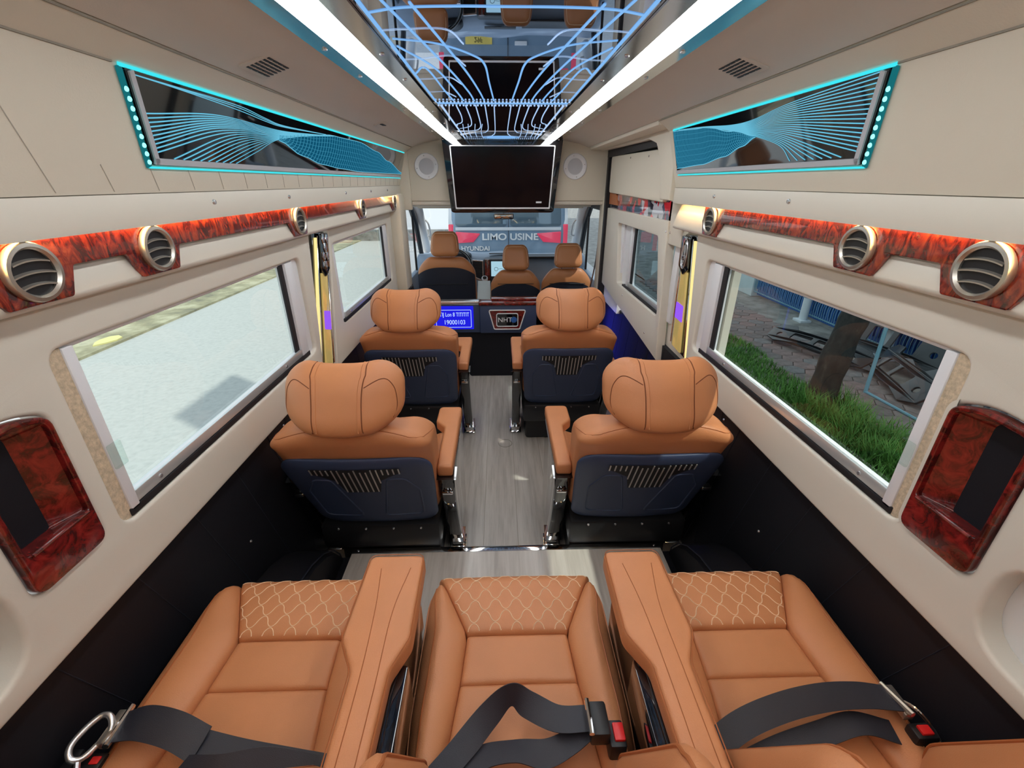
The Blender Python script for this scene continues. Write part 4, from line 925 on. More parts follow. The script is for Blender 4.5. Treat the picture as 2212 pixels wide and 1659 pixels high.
# =================================================================== SEAT BELTS
def belt(label, base, straps, parts):
    t = thing('seat_belt', label, 'seat belt', base, 'bench seat belts')
    for pts, sides, w in straps:
        P = catmull(pts, 8); Sd = catmull(sides, 8); MB().ribbon(P, Sd, w, 0.0011).build('webbing', 'webbing', t)
    parts(t); return t
def p7(t):
    MB().tube([(-0.822, 0.608, 0.672), (-0.806, 0.522, 0.690)], 0.006, 8).build('tongue_bar', 'chrome', t)
    MB().box((-0.842, 0.535, 0.655), (-0.822, 0.600, 0.676)).build('tongue', 'brushed', t, bevel=0.003)
    MB().box((-0.868, 0.505, 0.600), (-0.822, 0.535, 0.650)).build('buckle', 'black_plastic', t, bevel=0.006)
    MB().box((-0.846, 0.512, 0.649), (-0.828, 0.526, 0.653)).build('release_button', 'buckle_red', t, bevel=0.002)
belt('dark webbing seat belt buckled across the road-side bench seat', (-0.6, 0.53, 0.65),
     [([(-0.812, 0.562, 0.682), (-0.76, 0.562, 0.694), (-0.69, 0.548, 0.692), (-0.63, 0.530, 0.672)], [(-0.1, 1, -0.1), (0, 1, 0.15), (0.1, 1, 0.3), (0.2, 1, 0.2)], 0.062),
      ([(-0.66, 0.540, 0.668), (-0.56, 0.522, 0.657), (-0.46, 0.505, 0.655), (-0.36, 0.490, 0.650)], [(0.1, 1, 0), (0.15, 1, 0), (0.15, 1, 0), (0.1, 1, 0)], 0.050),
      ([(-0.65, 0.49, 0.672), (-0.57, 0.478, 0.690), (-0.48, 0.490, 0.684), (-0.38, 0.480, 0.668)], [(0.6, 1, 0.3), (0.3, 1, 0.5), (0.0, 1, 0.6), (0, 1, 0.3)], 0.048)], p7)
def p8(t):
    MB().box((0.150, 0.505, 0.672), (0.190, 0.570, 0.712)).build('tongue_cover', 'black_plastic', t, bevel=0.006)
    MB().tube([(0.151, 0.505, 0.715), (0.151, 0.570, 0.715)], 0.0055, 8).build('tongue_bar', 'chrome', t)
    MB().box((0.188, 0.494, 0.640), (0.222, 0.545, 0.690)).build('buckle', 'black_plastic', t, bevel=0.006)
    MB().box((0.198, 0.503, 0.688), (0.220, 0.536, 0.697)).build('release_button', 'buckle_red', t, bevel=0.003)
belt('dark webbing seat belt folded to a peak on the bench seat between the armrests', (0.0, 0.53, 0.65),
     [([(-0.17, 0.45, 0.660), (-0.11, 0.505, 0.672), (-0.052, 0.560, 0.690), (-0.006, 0.590, 0.704), (0.030, 0.575, 0.694), (0.090, 0.550, 0.688), (0.155, 0.545, 0.695)],
       [(1, -0.9, 0.0), (1, -0.9, -0.2), (0.7, -0.8, -0.9), (0.0, -0.4, -1.0), (-0.5, -0.8, -0.7), (-0.15, -1, -0.15), (0, -1, 0)], 0.050),
      ([(-0.13, 0.455, 0.660), (-0.07, 0.495, 0.665), (0.0, 0.502, 0.672), (0.06, 0.500, 0.664), (0.11, 0.515, 0.670), (0.16, 0.540, 0.682)],
       [(0.5, -1, 0), (0.3, -1, 0.2), (0, -1, 0.3), (0, -1, -0.2), (0.2, -1, 0.1), (0, -1, 0)], 0.048)], p8)
def p9(t):
    MB().tube([(0.812, 0.600, 0.690), (0.822, 0.530, 0.700)], 0.006, 8).build('tongue_bar', 'brushed', t)
    MB().box((0.815, 0.535, 0.672), (0.836, 0.598, 0.690)).build('tongue', 'brushed', t, bevel=0.003)
    MB().box((0.820, 0.500, 0.625), (0.868, 0.532, 0.672)).build('buckle', 'black_plastic', t, bevel=0.006)
    MB().box((0.832, 0.506, 0.670), (0.856, 0.524, 0.678)).build('release_button', 'buckle_red', t, bevel=0.002)
    MB().tube(catmull([(0.838, 0.590, 0.66), (0.862, 0.560, 0.67), (0.878, 0.52, 0.655), (0.882, 0.49, 0.63)], 5), 0.004, 8).build('wire_loop', 'chrome', t)
belt('dark webbing seat belt drawn across the pavement-side bench seat', (0.62, 0.54, 0.65),
     [([(0.37, 0.485, 0.660), (0.46, 0.528, 0.680), (0.56, 0.556, 0.690), (0.66, 0.572, 0.694), (0.75, 0.576, 0.692), (0.818, 0.567, 0.692)], [(-0.3, 1, 0), (-0.25, 1, 0.15), (-0.15, 1, 0.3), (-0.1, 1, 0.3), (0, 1, 0.15), (0.1, 1, 0)], 0.052),
      ([(0.44, 0.470, 0.652), (0.54, 0.500, 0.658), (0.64, 0.522, 0.662), (0.72, 0.535, 0.668), (0.79, 0.520, 0.660)], [(-0.3, 1, 0), (-0.25, 1, 0), (-0.2, 1, 0), (-0.1, 1, 0), (0.2, 1, 0)], 0.046)], p9)
# recline handle beside the road-side bench seat
t = thing('recline_handle', 'silver loop recline handle beside the road-side bench seat', 'handle', (-0.885, 0.57, 0.5))
lp = catmull([(-0.842, 0.545, 0.665), (-0.832, 0.562, 0.672), (-0.842, 0.580, 0.685), (-0.860, 0.580, 0.688), (-0.876, 0.555, 0.685), (-0.882, 0.528, 0.680), (-0.872, 0.512, 0.670), (-0.856, 0.518, 0.662)], 6, closed=True)
MB().tube(lp, 0.0062, 10, closed=True).build('loop', 'silver', t)
MB().tube([(-0.862, 0.514, 0.664), (-0.854, 0.498, 0.655), (-0.858, 0.484, 0.63)], 0.0055, 8).build('lever', 'silver', t)
MB().box((-0.896, 0.475, 0.40), (-0.872, 0.54, 0.655)).build('lever_mount', 'black_plastic', t, bevel=0.006)

# =================================================================== CAB
cf = structure(MB().box((-0.95, 4.02, -0.06), (0.95, 6.0, 0.28)).build('floor_cab', 'black_wall', smooth=False))
def cab_seat(nm, cx, y, half, top, ht, hc, dz_black, label):
    t = thing(nm, label, 'seat', (cx, y + 0.25, 0.28))
    MB().box((cx - half + 0.03, y + 0.05, 0.28), (cx + half - 0.03, y + 0.50, 0.50)).build('base', 'black_plastic', t, bevel=0.03)
    Soft((half - 0.01, 0.25, 0.07), (0.06, 0.06, 0.06), lambda x, yy, z: (cx + x, y + 0.30 + yy, 0.55 + z)).build('seat_cushion', 'leather_cab', t)
    h2 = (top - 0.50) / 2
    def bf(x, yy, z):
        zz = 0.50 + h2 + z; f = smooth(top - 0.30, top, zz); return (cx + x * (1 - 0.05 * f * f), y + 0.06 - (zz - 0.6) * 0.13 + yy + 0.02, zz - 0.035 * smooth(half * 0.5, half, abs(x)) * f)
    b = Soft((half, 0.065, h2), (0.13, 0.06, 0.13), bf, 12); bo = b.build('backrest', 'leather_cab', t)
    # dark back panel
    def pf(u, v, w):
        zz = v; f = smooth(top - 0.30, top, zz); return (cx + u * (1 - 0.05 * f * f), y + 0.06 - (zz - 0.6) * 0.13 - 0.046 - w, zz)
    zt = top - dz_black
    pts = [(-half + 0.012, 0.52), (half - 0.012, 0.52), (half - 0.012, zt - 0.10), (half * 0.75, zt - 0.015), (0, zt), (-half * 0.75, zt - 0.015), (-half + 0.012, zt - 0.10)]
    rows = []
    for k in range(13):
        zz = 0.52 + (zt - 0.52) * k / 12; row = []
        for j in range(-10, 11):
            u = j / 10; hx = half - 0.006 - 0.0 * u; drop = 0.075 * abs(u) ** 3.2 * (k / 12) ** 3
            row.append(pf(u * hx, zz - drop, 0.018 - 0.03 * abs(u) ** 6))
        rows.append(row)
    MB().grid(rows).build('back_panel', 'navy_dark', bo)
    MB().tube([pf(u * half * 0.8, 0.79, 0.022) for u in (-0.9, 0, 0.7, 0.9)], 0.003, 5).build('pocket_seam', 'black_plastic', bo)
    sp = [pf((half + 0.001) * math.cos(a) , zt - 0.06, 0.0) for a in (0, 1)]
    # headrest on two posts
    hw = ht
    def hf(x, yy, z):
        zt_ = z / hc[1]; return (cx + x * (0.97 - 0.10 * smooth(-0.2, 1, zt_) * 1.0 + 0.04 * smooth(0, -1, zt_)), y - 0.01 - (hc[0] - 0.6) * 0.13 + 0.07 + yy + 0.03 * zt_, hc[0] + z)
    hs = Soft((hw, 0.05, hc[1]), (0.06, 0.045, 0.06), hf, 8); ho = hs.build('headrest', 'leather_cab', t)
    MB().tube([hs.M(a, -0.9, c) for a, c in ((-0.98, -0.8), (-1, 0), (-0.97, 0.7), (-0.8, 0.97), (-0.4, 1), (0, 1), (0.4, 1), (0.8, 0.97), (0.97, 0.7), (1, 0), (0.98, -0.8))], 0.003, 6).build('piping', 'thread', ho)
    for s in (-1, 1): MB().tube([(cx + s * 0.055, y - (0.9 - 0.6) * 0.13 + 0.075, top - 0.06), (cx + s * 0.055, y - (hc[0] - 0.6) * 0.13 + 0.075, hc[0] - hc[1] + 0.03)], 0.007, 8).build('post', 'chrome', ho)
    return t
cab_seat('driver_seat', -0.54, 4.42, 0.285, 1.045, 0.137, (1.168, 0.112), 0.09, 'tall driver seat with tan top and dark back panel behind the steering wheel')
cab_seat('passenger_seat', 0.135, 4.42, 0.250, 0.915, 0.132, (1.038, 0.116), 0.125, 'tan and dark middle seat of the cab next to the gear lever')
cab_seat('passenger_seat', 0.645, 4.42, 0.250, 0.930, 0.138, (1.055, 0.112), 0.125, 'tan and dark cab seat beside the passenger door')
# dashboard
d = thing('dashboard', 'grey-blue dashboard with dark centre stack under the windscreen', 'dashboard', (0, 5.5, 0.28))
mb = MB(); prof = [(5.20, 0.30), (5.10, 0.55), (5.12, 0.72), (5.18, 0.86), (5.24, 0.905), (5.40, 0.925), (5.75, 0.89), (6.05, 0.82), (6.1, 0.30)]
rows = []
for k in range(21):
    x = -0.98 + 1.96 * k / 20; b = 0.035 * math.exp(-((x + 0.52) / 0.22) ** 2) + 0.03 * math.exp(-(x / 0.2) ** 2); e = 0.10 * (abs(x) / 0.98) ** 4
    rows.append([(x, y + e, z + (b if 0.85 < z < 0.96 else 0)) for y, z in prof])
mb.grid(rows, close_u=True); mb.f += [tuple(range(9)), tuple(range(180, 189))]; mb.build('body', 'dash', d, angle=0.6)
MB().box((-0.20, 5.035, 0.40), (0.20, 5.16, 0.93)).build('centre_stack', 'dash_dark', d, bevel=0.02)
MB().box((-0.185, 5.022, 0.50), (-0.130, 5.05, 0.93)).build('stack_burl', 'burl_dark', d, bevel=0.008)
MB().box((-0.115, 5.018, 0.745), (0.16, 5.04, 0.905)).build('screen', 'screen_lit', d, bevel=0.004)
MB().tube([(-0.06 + 0.02 * math.cos(k * math.pi / 8), 5.016, 0.825 + 0.02 * math.sin(k * math.pi / 8)) for k in range(16)], 0.002, 5, closed=True).build('screen_icon', 'ink', d)
MB().tube(catmull([(-0.035, 5.016, 0.825), (0.0, 5.016, 0.829), (0.03, 5.016, 0.820), (0.06, 5.016, 0.824)], 4), 0.0015, 5).build('screen_line', 'ink', d)
plate('vent_frame', rpoly([(-0.335, 0.72), (-0.20, 0.66), (-0.20, 0.905), (-0.335, 0.915)], 0.012), [rpoly([(-0.320, 0.735), (-0.215, 0.69), (-0.215, 0.89), (-0.320, 0.90)], 0.010)], 0.02, 'silver', d, facing(5.095), bevel=0.003)
plate('vent_grid', [(-0.322, 0.730), (-0.212, 0.69), (-0.212, 0.895), (-0.322, 0.902)], [], 0.01, 'dash_dark', d, facing(5.108))
for z in (0.77, 0.82, 0.86): MB().box((-0.315, 5.10, z - 0.005), (-0.22, 5.112, z + 0.005)).build('vent_blade', 'black_plastic', d, smooth=False)
MB().box((0.22, 5.14, 0.925), (0.80, 5.35, 0.940)).build('top_shelf', 'dash_dark', d, bevel=0.006)
MB().box((-0.14, 5.24, 0.952), (0.16, 5.30, 0.960)).build('top_slot', 'black_plastic', d, bevel=0.004)
MB().lathe([(0.036, 0), (0.034, 0.012), (0.02, 0.014)], (-0.05, 5.02, 0.70), (0, -1, 0), 24).build('dial', 'silver', d)
MB().lathe([(0.036, 0), (0.034, 0.012), (0.02, 0.014)], (0.08, 5.02, 0.70), (0, -1, 0), 24).build('dial', 'silver', d)
Soft((0.20, 0.10, 0.04), (0.08, 0.06, 0.035), lambda x, y, z: (-0.54 + x, 5.22 + y, 0.955 + z - 1.0 * x * x * 0.5)).build('cluster_hood', 'dash_dark', d)
# steering wheel
t = thing('steering_wheel', 'black steering wheel with silver spokes ahead of the driver seat', 'steering wheel', (-0.535, 5.0, 0.80))
c = Vector((-0.535, 4.98, 0.86)); n = Vector((0, -0.80, 0.60)).normalized(); e1 = Vector((1, 0, 0)); e2 = n.cross(e1).normalized()
ring = [c + (e1 * math.cos(k * math.pi / 20) + e2 * math.sin(k * math.pi / 20)) * 0.205 for k in range(40)]
MB().tube(ring, 0.016, 10, closed=True).build('rim', 'black_gloss', t)
MB().lathe([(0.065, -0.02), (0.068, 0.0), (0.05, 0.018), (0.0, 0.022)], c, n, 24).build('hub', 'dash_dark', t)
for a in (0, math.pi, 1.5 * math.pi): MB().tube([c + (e1 * math.cos(a) + e2 * math.sin(a)) * r for r in (0.05, 0.12, 0.20)], 0.011, 8).build('spoke', 'silver', t)
MB().tube([c - n * 0.02, c - n * 0.12], 0.035, 12).build('column', 'dash_dark', t)
for s in (1,): MB().tube([c - n * 0.06 + e1 * 0.03, c - n * 0.05 + e1 * 0.15, c - n * 0.045 + e1 * 0.19 - e2 * 0.0], 0.008, 8).build('stalk', 'white_plastic', t)
# gear lever and phone cradle tray
t = thing('gear_lever', 'gear lever with round chrome-ringed knob on the centre stack', 'gear lever', (-0.185, 5.0, 0.55))
MB().tube([(-0.185, 4.955, 0.50), (-0.187, 4.945, 0.715)], 0.014, 10).build('shaft', 'black_plastic', t)
MB().lathe([(0.020, -0.03), (0.034, -0.01), (0.034, 0.012), (0.024, 0.022)], (-0.187, 4.940, 0.733), (0, -0.7, 0.7), 20).build('knob', 'white_plastic', t)
MB().lathe([(0.022, 0.0225), (0.018, 0.025)], (-0.187, 4.940, 0.733), (0, -0.7, 0.7), 20).build('knob_cap', 'black_gloss', t)
MB().lathe([(0.06, 0), (0.045, 0.05), (0.02, 0.09)], (-0.185, 4.955, 0.42), (0, 0, 1), 16).build('boot', 'black_plastic', t)
t = thing('console_box', 'pale blue console lid between the driver seat and the middle seat', 'console', (-0.21, 4.75, 0.28))
MB().box((-0.250, 4.55, 0.28), (-0.125, 4.86, 0.60)).build('box', 'black_plastic', t, bevel=0.01)
mb = MB().add([(-0.248, 4.56, 0.600), (-0.127, 4.56, 0.600), (-0.130, 4.76, 0.742), (-0.245, 4.76, 0.742), (-0.248, 4.59, 0.600), (-0.127, 4.59, 0.600), (-0.130, 4.79, 0.735), (-0.245, 4.79, 0.735)], [(0, 1, 2, 3), (4, 5, 6, 7), (0, 1, 5, 4), (1, 2, 6, 5), (2, 3, 7, 6), (3, 0, 4, 7)])
mb.build('lid', 'wall_white', t, bevel=0.008)
# windscreen, A-pillars, cab doors
ws = structure(MB().grid([[(-0.92, 5.15, 1.50), (0.92, 5.15, 1.50)], [(-0.98, 6.10, 0.90), (0.98, 6.10, 0.90)]]).build('window_7', 'glass_cab', smooth=False))
MB().box((-0.95, 4.9, 1.47), (0.95, 5.17, 1.62)).build('windscreen_header', 'cream', ws, bevel=0.02)
MB().box((-0.86, 4.95, 1.455), (-0.12, 5.12, 1.475)).build('sun_visor', 'cream', ws, bevel=0.008)
MB().box((0.12, 4.95, 1.455), (0.86, 5.12, 1.475)).build('sun_visor', 'cream', ws, bevel=0.008)
for s in (-1, 1):
    w = structure(MB().tube(catmull([(s * 0.86, 4.55, 1.60), (s * 0.89, 5.05, 1.50), (s * 0.925, 5.5, 1.24), (s * 0.965, 6.05, 0.90)], 6), [0.07] + [0.055] * 17 + [0.05], 10).build('trim_%d' % (6 if s < 0 else 7), 'cab_white'))
    MB().tube(catmull([(s * 0.845, 5.30, 1.32), (s * 0.82, 5.34, 1.27), (s * 0.83, 5.50, 1.15), (s * 0.87, 5.56, 1.12)], 5), 0.010, 8).build('grab_handle', 'cab_white', w)
    dd = structure(MB().box((min(s * 0.93, s * 0.99), 4.12, 0.2), (max(s * 0.93, s * 0.99), 5.6, 0.80)).build('door_%d' % (2 if s < 0 else 3), 'dash', bevel=0.02))
    MB().box((min(s * 0.93, s * 0.985), 4.12, 1.46), (max(s * 0.93, s * 0.985), 5.0, 1.62)).build('top_rail', 'black_plastic', dd, smooth=False)
    MB().tube([(s * 0.945, 4.16, 0.78), (s * 0.94, 4.16, 1.50)], 0.03, 8).build('rear_frame', 'black_plastic', dd)
    MB().tube([(s * 0.945, 4.95, 1.50), (s * 0.955, 5.30, 1.28), (s * 0.96, 5.62, 0.80)], 0.028, 8).build('front_frame', 'black_plastic', dd)
    MB().tube([(s * 0.955, 5.12, 1.38), (s * 0.955, 5.12, 0.80)], 0.012, 8).build('quarter_bar', 'black_plastic', dd)
    pg = MB().add([(s * 0.955, 4.16, 0.80), (s * 0.955, 5.62, 0.80), (s * 0.955, 5.30, 1.28), (s * 0.955, 4.95, 1.50), (s * 0.955, 4.16, 1.50)], [(0, 1, 2, 3, 4)]); pg.build('pane', 'glass_cab', dd, smooth=False)
    b = thing('cab_belt', 'thin dark shoulder belt hanging behind the %s' % ('driver seat' if s < 0 else 'passenger door seat'), 'seat belt', (s * 0.90, 4.3, 0.6))
    MB().ribbon(catmull([(s * 0.88, 4.17, 1.42), (s * 0.875, 4.22, 1.05), (s * 0.86, 4.32, 0.78), (s * 0.84, 4.36, 0.62)], 5), [(0, 1, 0)] * 16, 0.045, 0.0012).build('webbing', 'webbing', b)
    MB().box((s * 0.885 - 0.012, 4.15, 1.40), (s * 0.885 + 0.012, 4.20, 1.46)).build('anchor', 'white_plastic', b, bevel=0.004)
# rear-view mirror
t = thing('rear_view_mirror', 'small rear-view mirror under the hanging screen', 'mirror', (0.02, 5.3, 1.36))
Soft((0.11, 0.02, 0.032), (0.02, 0.015, 0.02), lambda x, y, z: (0.03 + x, 5.25 + y, 1.36 + z)).build('housing', 'black_plastic', t)
MB().box((-0.07, 5.226, 1.336), (0.13, 5.2295, 1.384)).build('glass', 'chrome', t, bevel=0.001)
MB().tube([(0.03, 5.26, 1.38), (0.03, 5.28, 1.46)], 0.008, 8).build('stem', 'black_plastic', t)

# =================================================================== OUTSIDE
G = -0.8
gr = structure(MB().box((-6.5, -30, G - 0.2), (3.0, 60, G)).build('ground', 'road', smooth=False)); tag(gr, 'pale sunlit concrete road surface')
structure(MB().box((3.0, -30, G - 0.25), (40, 60, G - 0.035)).build('ground_pavement', 'dirt', smooth=False))
structure(MB().box((-40, -30, G - 0.2), (-6.5, 60, G + 0.04)).build('ground_verge', 'verge', smooth=False))
for (x, y, c, r) in ((-6.72, 7.4, 'litter_yellow', 0.22), (-6.70, 6.55, 'litter_red', 0.12), (-7.1, 6.95, 'litter_yellow', 0.14)):
    pts = [(x + r * (0.6 + 0.4 * random.random()) * math.cos(a), y + r * 1.5 * (0.6 + 0.4 * random.random()) * math.sin(a)) for a in [k * math.pi / 4 for k in range(8)]]
    o = plate('litter', pts, [], 0.02, c, None, lambda u, v, w: (u, v, G + 0.04 + w)); tag(o, {'litter_red': 'small red scrap lying on the roadside verge', 'litter_yellow': 'pale yellow scrap lying on the roadside verge'}[c], 'litter', 'scraps on the verge')
# hexagonal pavers
pave = structure(MB().box((4.05, 2.6, G - 0.05), (5.45, 14.0, G - 0.02)).build('pavement', 'dirt', smooth=False)); tag(pave, 'footpath of reddish hexagonal pavers beside the grass strip')
hexm = []
R0 = 0.165
for i in range(4):
    mb = MB(); a = [(R0 * 0.965 * math.cos(k * math.pi / 3), R0 * 0.965 * math.sin(k * math.pi / 3)) for k in range(6)]; b = [(x * 0.94, y * 0.94) for x, y in a]
    mb.add([(x, y, -0.03) for x, y in a] + [(x, y, 0.0) for x, y in a] + [(x, y, 0.006) for x, y in b], [(12, 13, 14, 15, 16, 17)] + [(k, (k + 1) % 6, 6 + (k + 1) % 6, 6 + k) for k in range(6)] + [(6 + k, 6 + (k + 1) % 6, 12 + (k + 1) % 6, 12 + k) for k in range(6)])
    me = mb.mesh('paver'); me.materials.append(MATS['paver%d' % i]); hexm.append(me)
cnt = 0
for r in range(60):
    for c in range(6):
        x = 4.02 + c * R0 * 1.5; y = 2.9 + r * R0 * math.sqrt(3) + (c % 2) * R0 * math.sqrt(3) / 2
        if x > 5.45 or y > 12.6 or cnt >= 300 or (y > 9 and False): continue
        o = bpy.data.objects.new('paver', random.choice(hexm)); COL.objects.link(o); o.parent = pave; o.location = (x, y, G + random.uniform(-0.004, 0.004)); o.rotation_euler = (random.uniform(-.01, .01), random.uniform(-.01, .01), 0); cnt += 1
# grass strip
gm = MB(); rnd = random.Random(3)
def blade(x, y, h, w, a, bend):
    d = Vector((math.cos(a), math.sin(a), 0)); s_ = Vector((-math.sin(a), math.cos(a), 0)) * w; b = Vector((x, y, G - 0.03)); m_ = b + Vector((0, 0, h * 0.6)) + d * bend * 0.35; t_ = b + Vector((0, 0, h)) + d * bend
    gm.add([b - s_, b + s_, m_ + s_ * 0.7, m_ - s_ * 0.7, t_], [(0, 1, 2, 3), (3, 2, 4)])
for k in range(15000):
    y = rnd.uniform(2.4, 8.5); x = rnd.uniform(3.0, 4.12) + 0.06 * math.sin(y * 3)
    tall = smooth(5.2, 3.6, y) * smooth(3.3, 3.8, x)
    blade(x, y, rnd.uniform(0.06, 0.13) + 0.20 * tall * rnd.random(), rnd.uniform(0.004, 0.008), rnd.uniform(0, 6.28), rnd.uniform(0.02, 0.08) + 0.14 * tall)
for k in range(60):
    cx_, cy_ = rnd.uniform(3.5, 4.2), rnd.uniform(3.0, 5.0)
    for j in range(30): blade(cx_ + rnd.gauss(0, .05), cy_ + rnd.gauss(0, .05), rnd.uniform(0.18, 0.34), 0.007, rnd.uniform(0, 6.28), rnd.uniform(0.05, 0.25))
me = bpy.data.meshes.new('grass'); me.from_pydata(gm.v, [], gm.f)
go = link_mesh('grass', me, 'grass', None, False); tag(go, 'long green grass on the strip beside the footpath', 'grass', kind='stuff')
structure(MB().box((3.0, 2.0, G - 0.06), (4.1, 14.0, G - 0.02)).build('ground_strip', 'dirt', smooth=False))
# tree
t = thing('tree', 'dark rough tree trunk with leafy crown growing from the grass strip', 'tree', (3.93, 4.80, G - 0.05))
pts = [(3.88, 4.80, G - 0.05), (3.98, 4.83, 0.0), (4.14, 4.88, 0.7), (4.22, 4.95, 1.5), (4.25, 5.05, 2.6), (4.25, 5.2, 4.0)]
MB().tube(catmull(pts, 6), [0.165 - 0.0028 * k + 0.010 * math.sin(k * 1.7) for k in range(31)], 14).build('trunk', 'bark', t)
for k in range(5):
    a = k * 1.26; MB().tube(catmull([(4.2, 5.2, 3.9), (4.2 + 0.9 * math.cos(a), 5.2 + 0.9 * math.sin(a), 4.9), (4.2 + 1.6 * math.cos(a), 5.2 + 1.6 * math.sin(a), 5.6)], 4), [0.09, 0.08, 0.07, 0.06, 0.055, 0.05, 0.04, 0.03, 0.02], 8).build('branch', 'bark', t)
lf = MB()
for k in range(5200):
    u = rnd.gauss(0, 1), rnd.gauss(0, 1), rnd.gauss(0, 0.7); L = math.sqrt(sum(q * q for q in u)) + 1e-6; rr = rnd.random() ** 0.4
    c = Vector((4.3 + u[0] / L * 2.5 * rr, 5.3 + u[1] / L * 2.5 * rr, 5.6 + u[2] / L * 1.7 * rr)); a = Vector((rnd.gauss(0, 1), rnd.gauss(0, 1), rnd.gauss(0, .5))).normalized() * 0.12; b = a.orthogonal().normalized() * 0.06
    lf.add([c - a, c + b, c + a, c - b], [(0, 1, 2, 3)])
me = bpy.data.meshes.new('foliage'); me.from_pydata(lf.v, [], lf.f); link_mesh('foliage', me, 'foliage', t, False)['kind'] = 'stuff'
# blue fence on posts
XF = 6.18
fe = thing('fence', 'blue slatted fence with a wire grid foot beyond the footpath', 'fence', (XF, 8.5, G))
MB().box((XF + 0.05, 5.6, G + 0.02), (XF + 0.07, 10.6, G + 2.6)).build('backing_sheet', 'fence_blue', fe, smooth=False)
slm = MB().box((-0.02, -0.022, 0.0), (0.02, 0.022, 2.4)).mesh('slat'); slm.materials.append(MATS['fence_blue'])
for k in range(50):
    o = bpy.data.objects.new('slat', slm); COL.objects.link(o); o.parent = fe; o.location = (0.02, -2.85 + 0.1 * k, 0.16)
for z in (0.10, 0.42, 0.50, 1.2): MB().tube([(XF - 0.03, 5.6, G + z), (XF - 0.03, 10.6, G + z)], 0.012, 6).build('rail', 'pipe_blue', fe)
wi = MB()
for k in range(84): y = 5.62 + 0.06 * k; wi.tube([(XF - 0.04, y, G + 0.08), (XF - 0.05, y, G + 0.30), (XF - 0.02, y, G + 0.48)], 0.006, 4)
wi.build('wire_grid', 'pipe_blue', fe)['kind'] = 'stuff'
for y in (8.45, 6.4):
    p = thing('fence_post', 'white round post in front of the blue fence, ' + ('farther from the tarpaulin' if y > 7 else 'beside the tarpaulin'), 'post', (XF - 0.17, y, G), 'white fence posts')
    MB().lathe([(0.075, 0.0), (0.075, 2.6)], (XF - 0.17, y, G - 0.03), (0, 0, 1), 18).build('pipe', 'fence_white', p)
    MB().box((XF - 0.29, y - 0.13, G - 0.035), (XF - 0.07, y + 0.13, G + 0.015)).build('foot_plate', 'fence_white', p, bevel=0.006)
    MB().lathe([(0.08, 0), (0.085, 0.01), (0.085, 0.05), (0.08, 0.06)], (XF - 0.17, y, G + 0.45), (0, 0, 1), 18).build('clamp', 'pipe_blue', p)
t = thing('site_wall', 'plain pale wall slab next to the blue fence', 'wall slab', (6.5, 12.4, G))
MB().box((6.10, 10.62, G - 0.03), (6.9, 16.0, G + 2.6)).build('slab', 'wall_white', t, bevel=0.01); MB().box((6.07, 10.62, G + 2.6), (6.93, 16.0, G + 2.68)).build('coping', 'wall_white', t, bevel=0.01)
# heap of car body parts
def bumper(cx, cy, cz, L, H, yaw, pitch, mat_, label, seed):
    t = thing('bumper', label, 'car part', (cx, cy, cz), 'discarded car body parts')
    Rm = Matrix.Rotation(yaw, 3, 'Z') @ Matrix.Rotation(pitch, 3, 'X'); r = random.Random(seed)
    def fn(u, v, w):
        q = Rm @ Vector((u, w - 0.10 * (2 * u / L) ** 2, v)); return (cx + q.x, cy + q.y, cz + q.z)
    a, h = L / 2, H / 2
    top = [(a, h * 0.5), (a * 0.86, h * 0.95), (a * 0.55, h), (a * 0.45, h * 0.6), (a * 0.2, h * 0.55), (0, h * 0.7), (-a * 0.2, h * 0.55), (-a * 0.45, h * 0.6), (-a * 0.55, h), (-a * 0.86, h * 0.95), (-a, h * 0.5)]
    bot = [(-a * 0.95, -h * 0.6), (-a * 0.7, -h), (-a * 0.3, -h * 0.8), (0, -h * 0.85), (a * 0.3, -h * 0.8), (a * 0.7, -h), (a * 0.95, -h * 0.6)]
    hole = [rrect(-a * 0.45, -h * 0.45, -a * 0.05, h * 0.2, 0.03), rrect(a * 0.05, -h * 0.45, a * 0.45, h * 0.2, 0.03), [(a * 0.72 + 0.045 * math.cos(k * math.pi / 6), -h * 0.2 + 0.045 * math.sin(k * math.pi / 6)) for k in range(12)], [(-a * 0.72 + 0.045 * math.cos(k * math.pi / 6), -h * 0.2 + 0.045 * math.sin(k * math.pi / 6)) for k in range(12)]]
    sk = plate('skin', rpoly(top + bot, 0.03, 3), hole, 0.03, mat_, t, fn, bevel=0.006)
    MB().tube([fn(a * f, -h * 0.55, -0.012) for f in (-0.8, -0.4, 0, 0.4, 0.8)], 0.010, 6).build('rib', mat_, t)
    MB().tube([fn(a * f, h * 0.42, -0.010) for f in (-0.8, -0.4, 0, 0.4, 0.8)], 0.008, 6).build('rib', 'bumper_grey', t)
    MB().lathe([(0.03, 0), (0.028, 0.01)], Vector(fn(a * 0.88, h * 0.3, -0.005)), Rm @ Vector((0, -1, 0)), 10).build('clip', 'white_plastic', t)
bumper(4.95, 6.55, -0.60, 1.7, 0.42, 1.9, 1.05, 'bumper', 'black car bumper lying toward the tree trunk', 1)
bumper(5.25, 5.30, -0.56, 1.5, 0.55, 1.25, 0.75, 'bumper', 'black car bumper lying behind the thin blue pipe', 2)
bumper(5.80, 6.10, -0.38, 1.6, 0.75, 1.75, 0.45, 'bumper_grey', 'grey car bumper propped upright at the back of the heap', 3)
bumper(5.35, 4.02, -0.52, 1.4, 0.60, 0.95, 0.65, 'bumper_grey', 'grey car bumper lying apart before the tarpaulin', 4)
t = thing('covered_heap', 'dark tarpaulin thrown over a heap behind the car parts', 'tarpaulin', (6.6, 4.2, G))
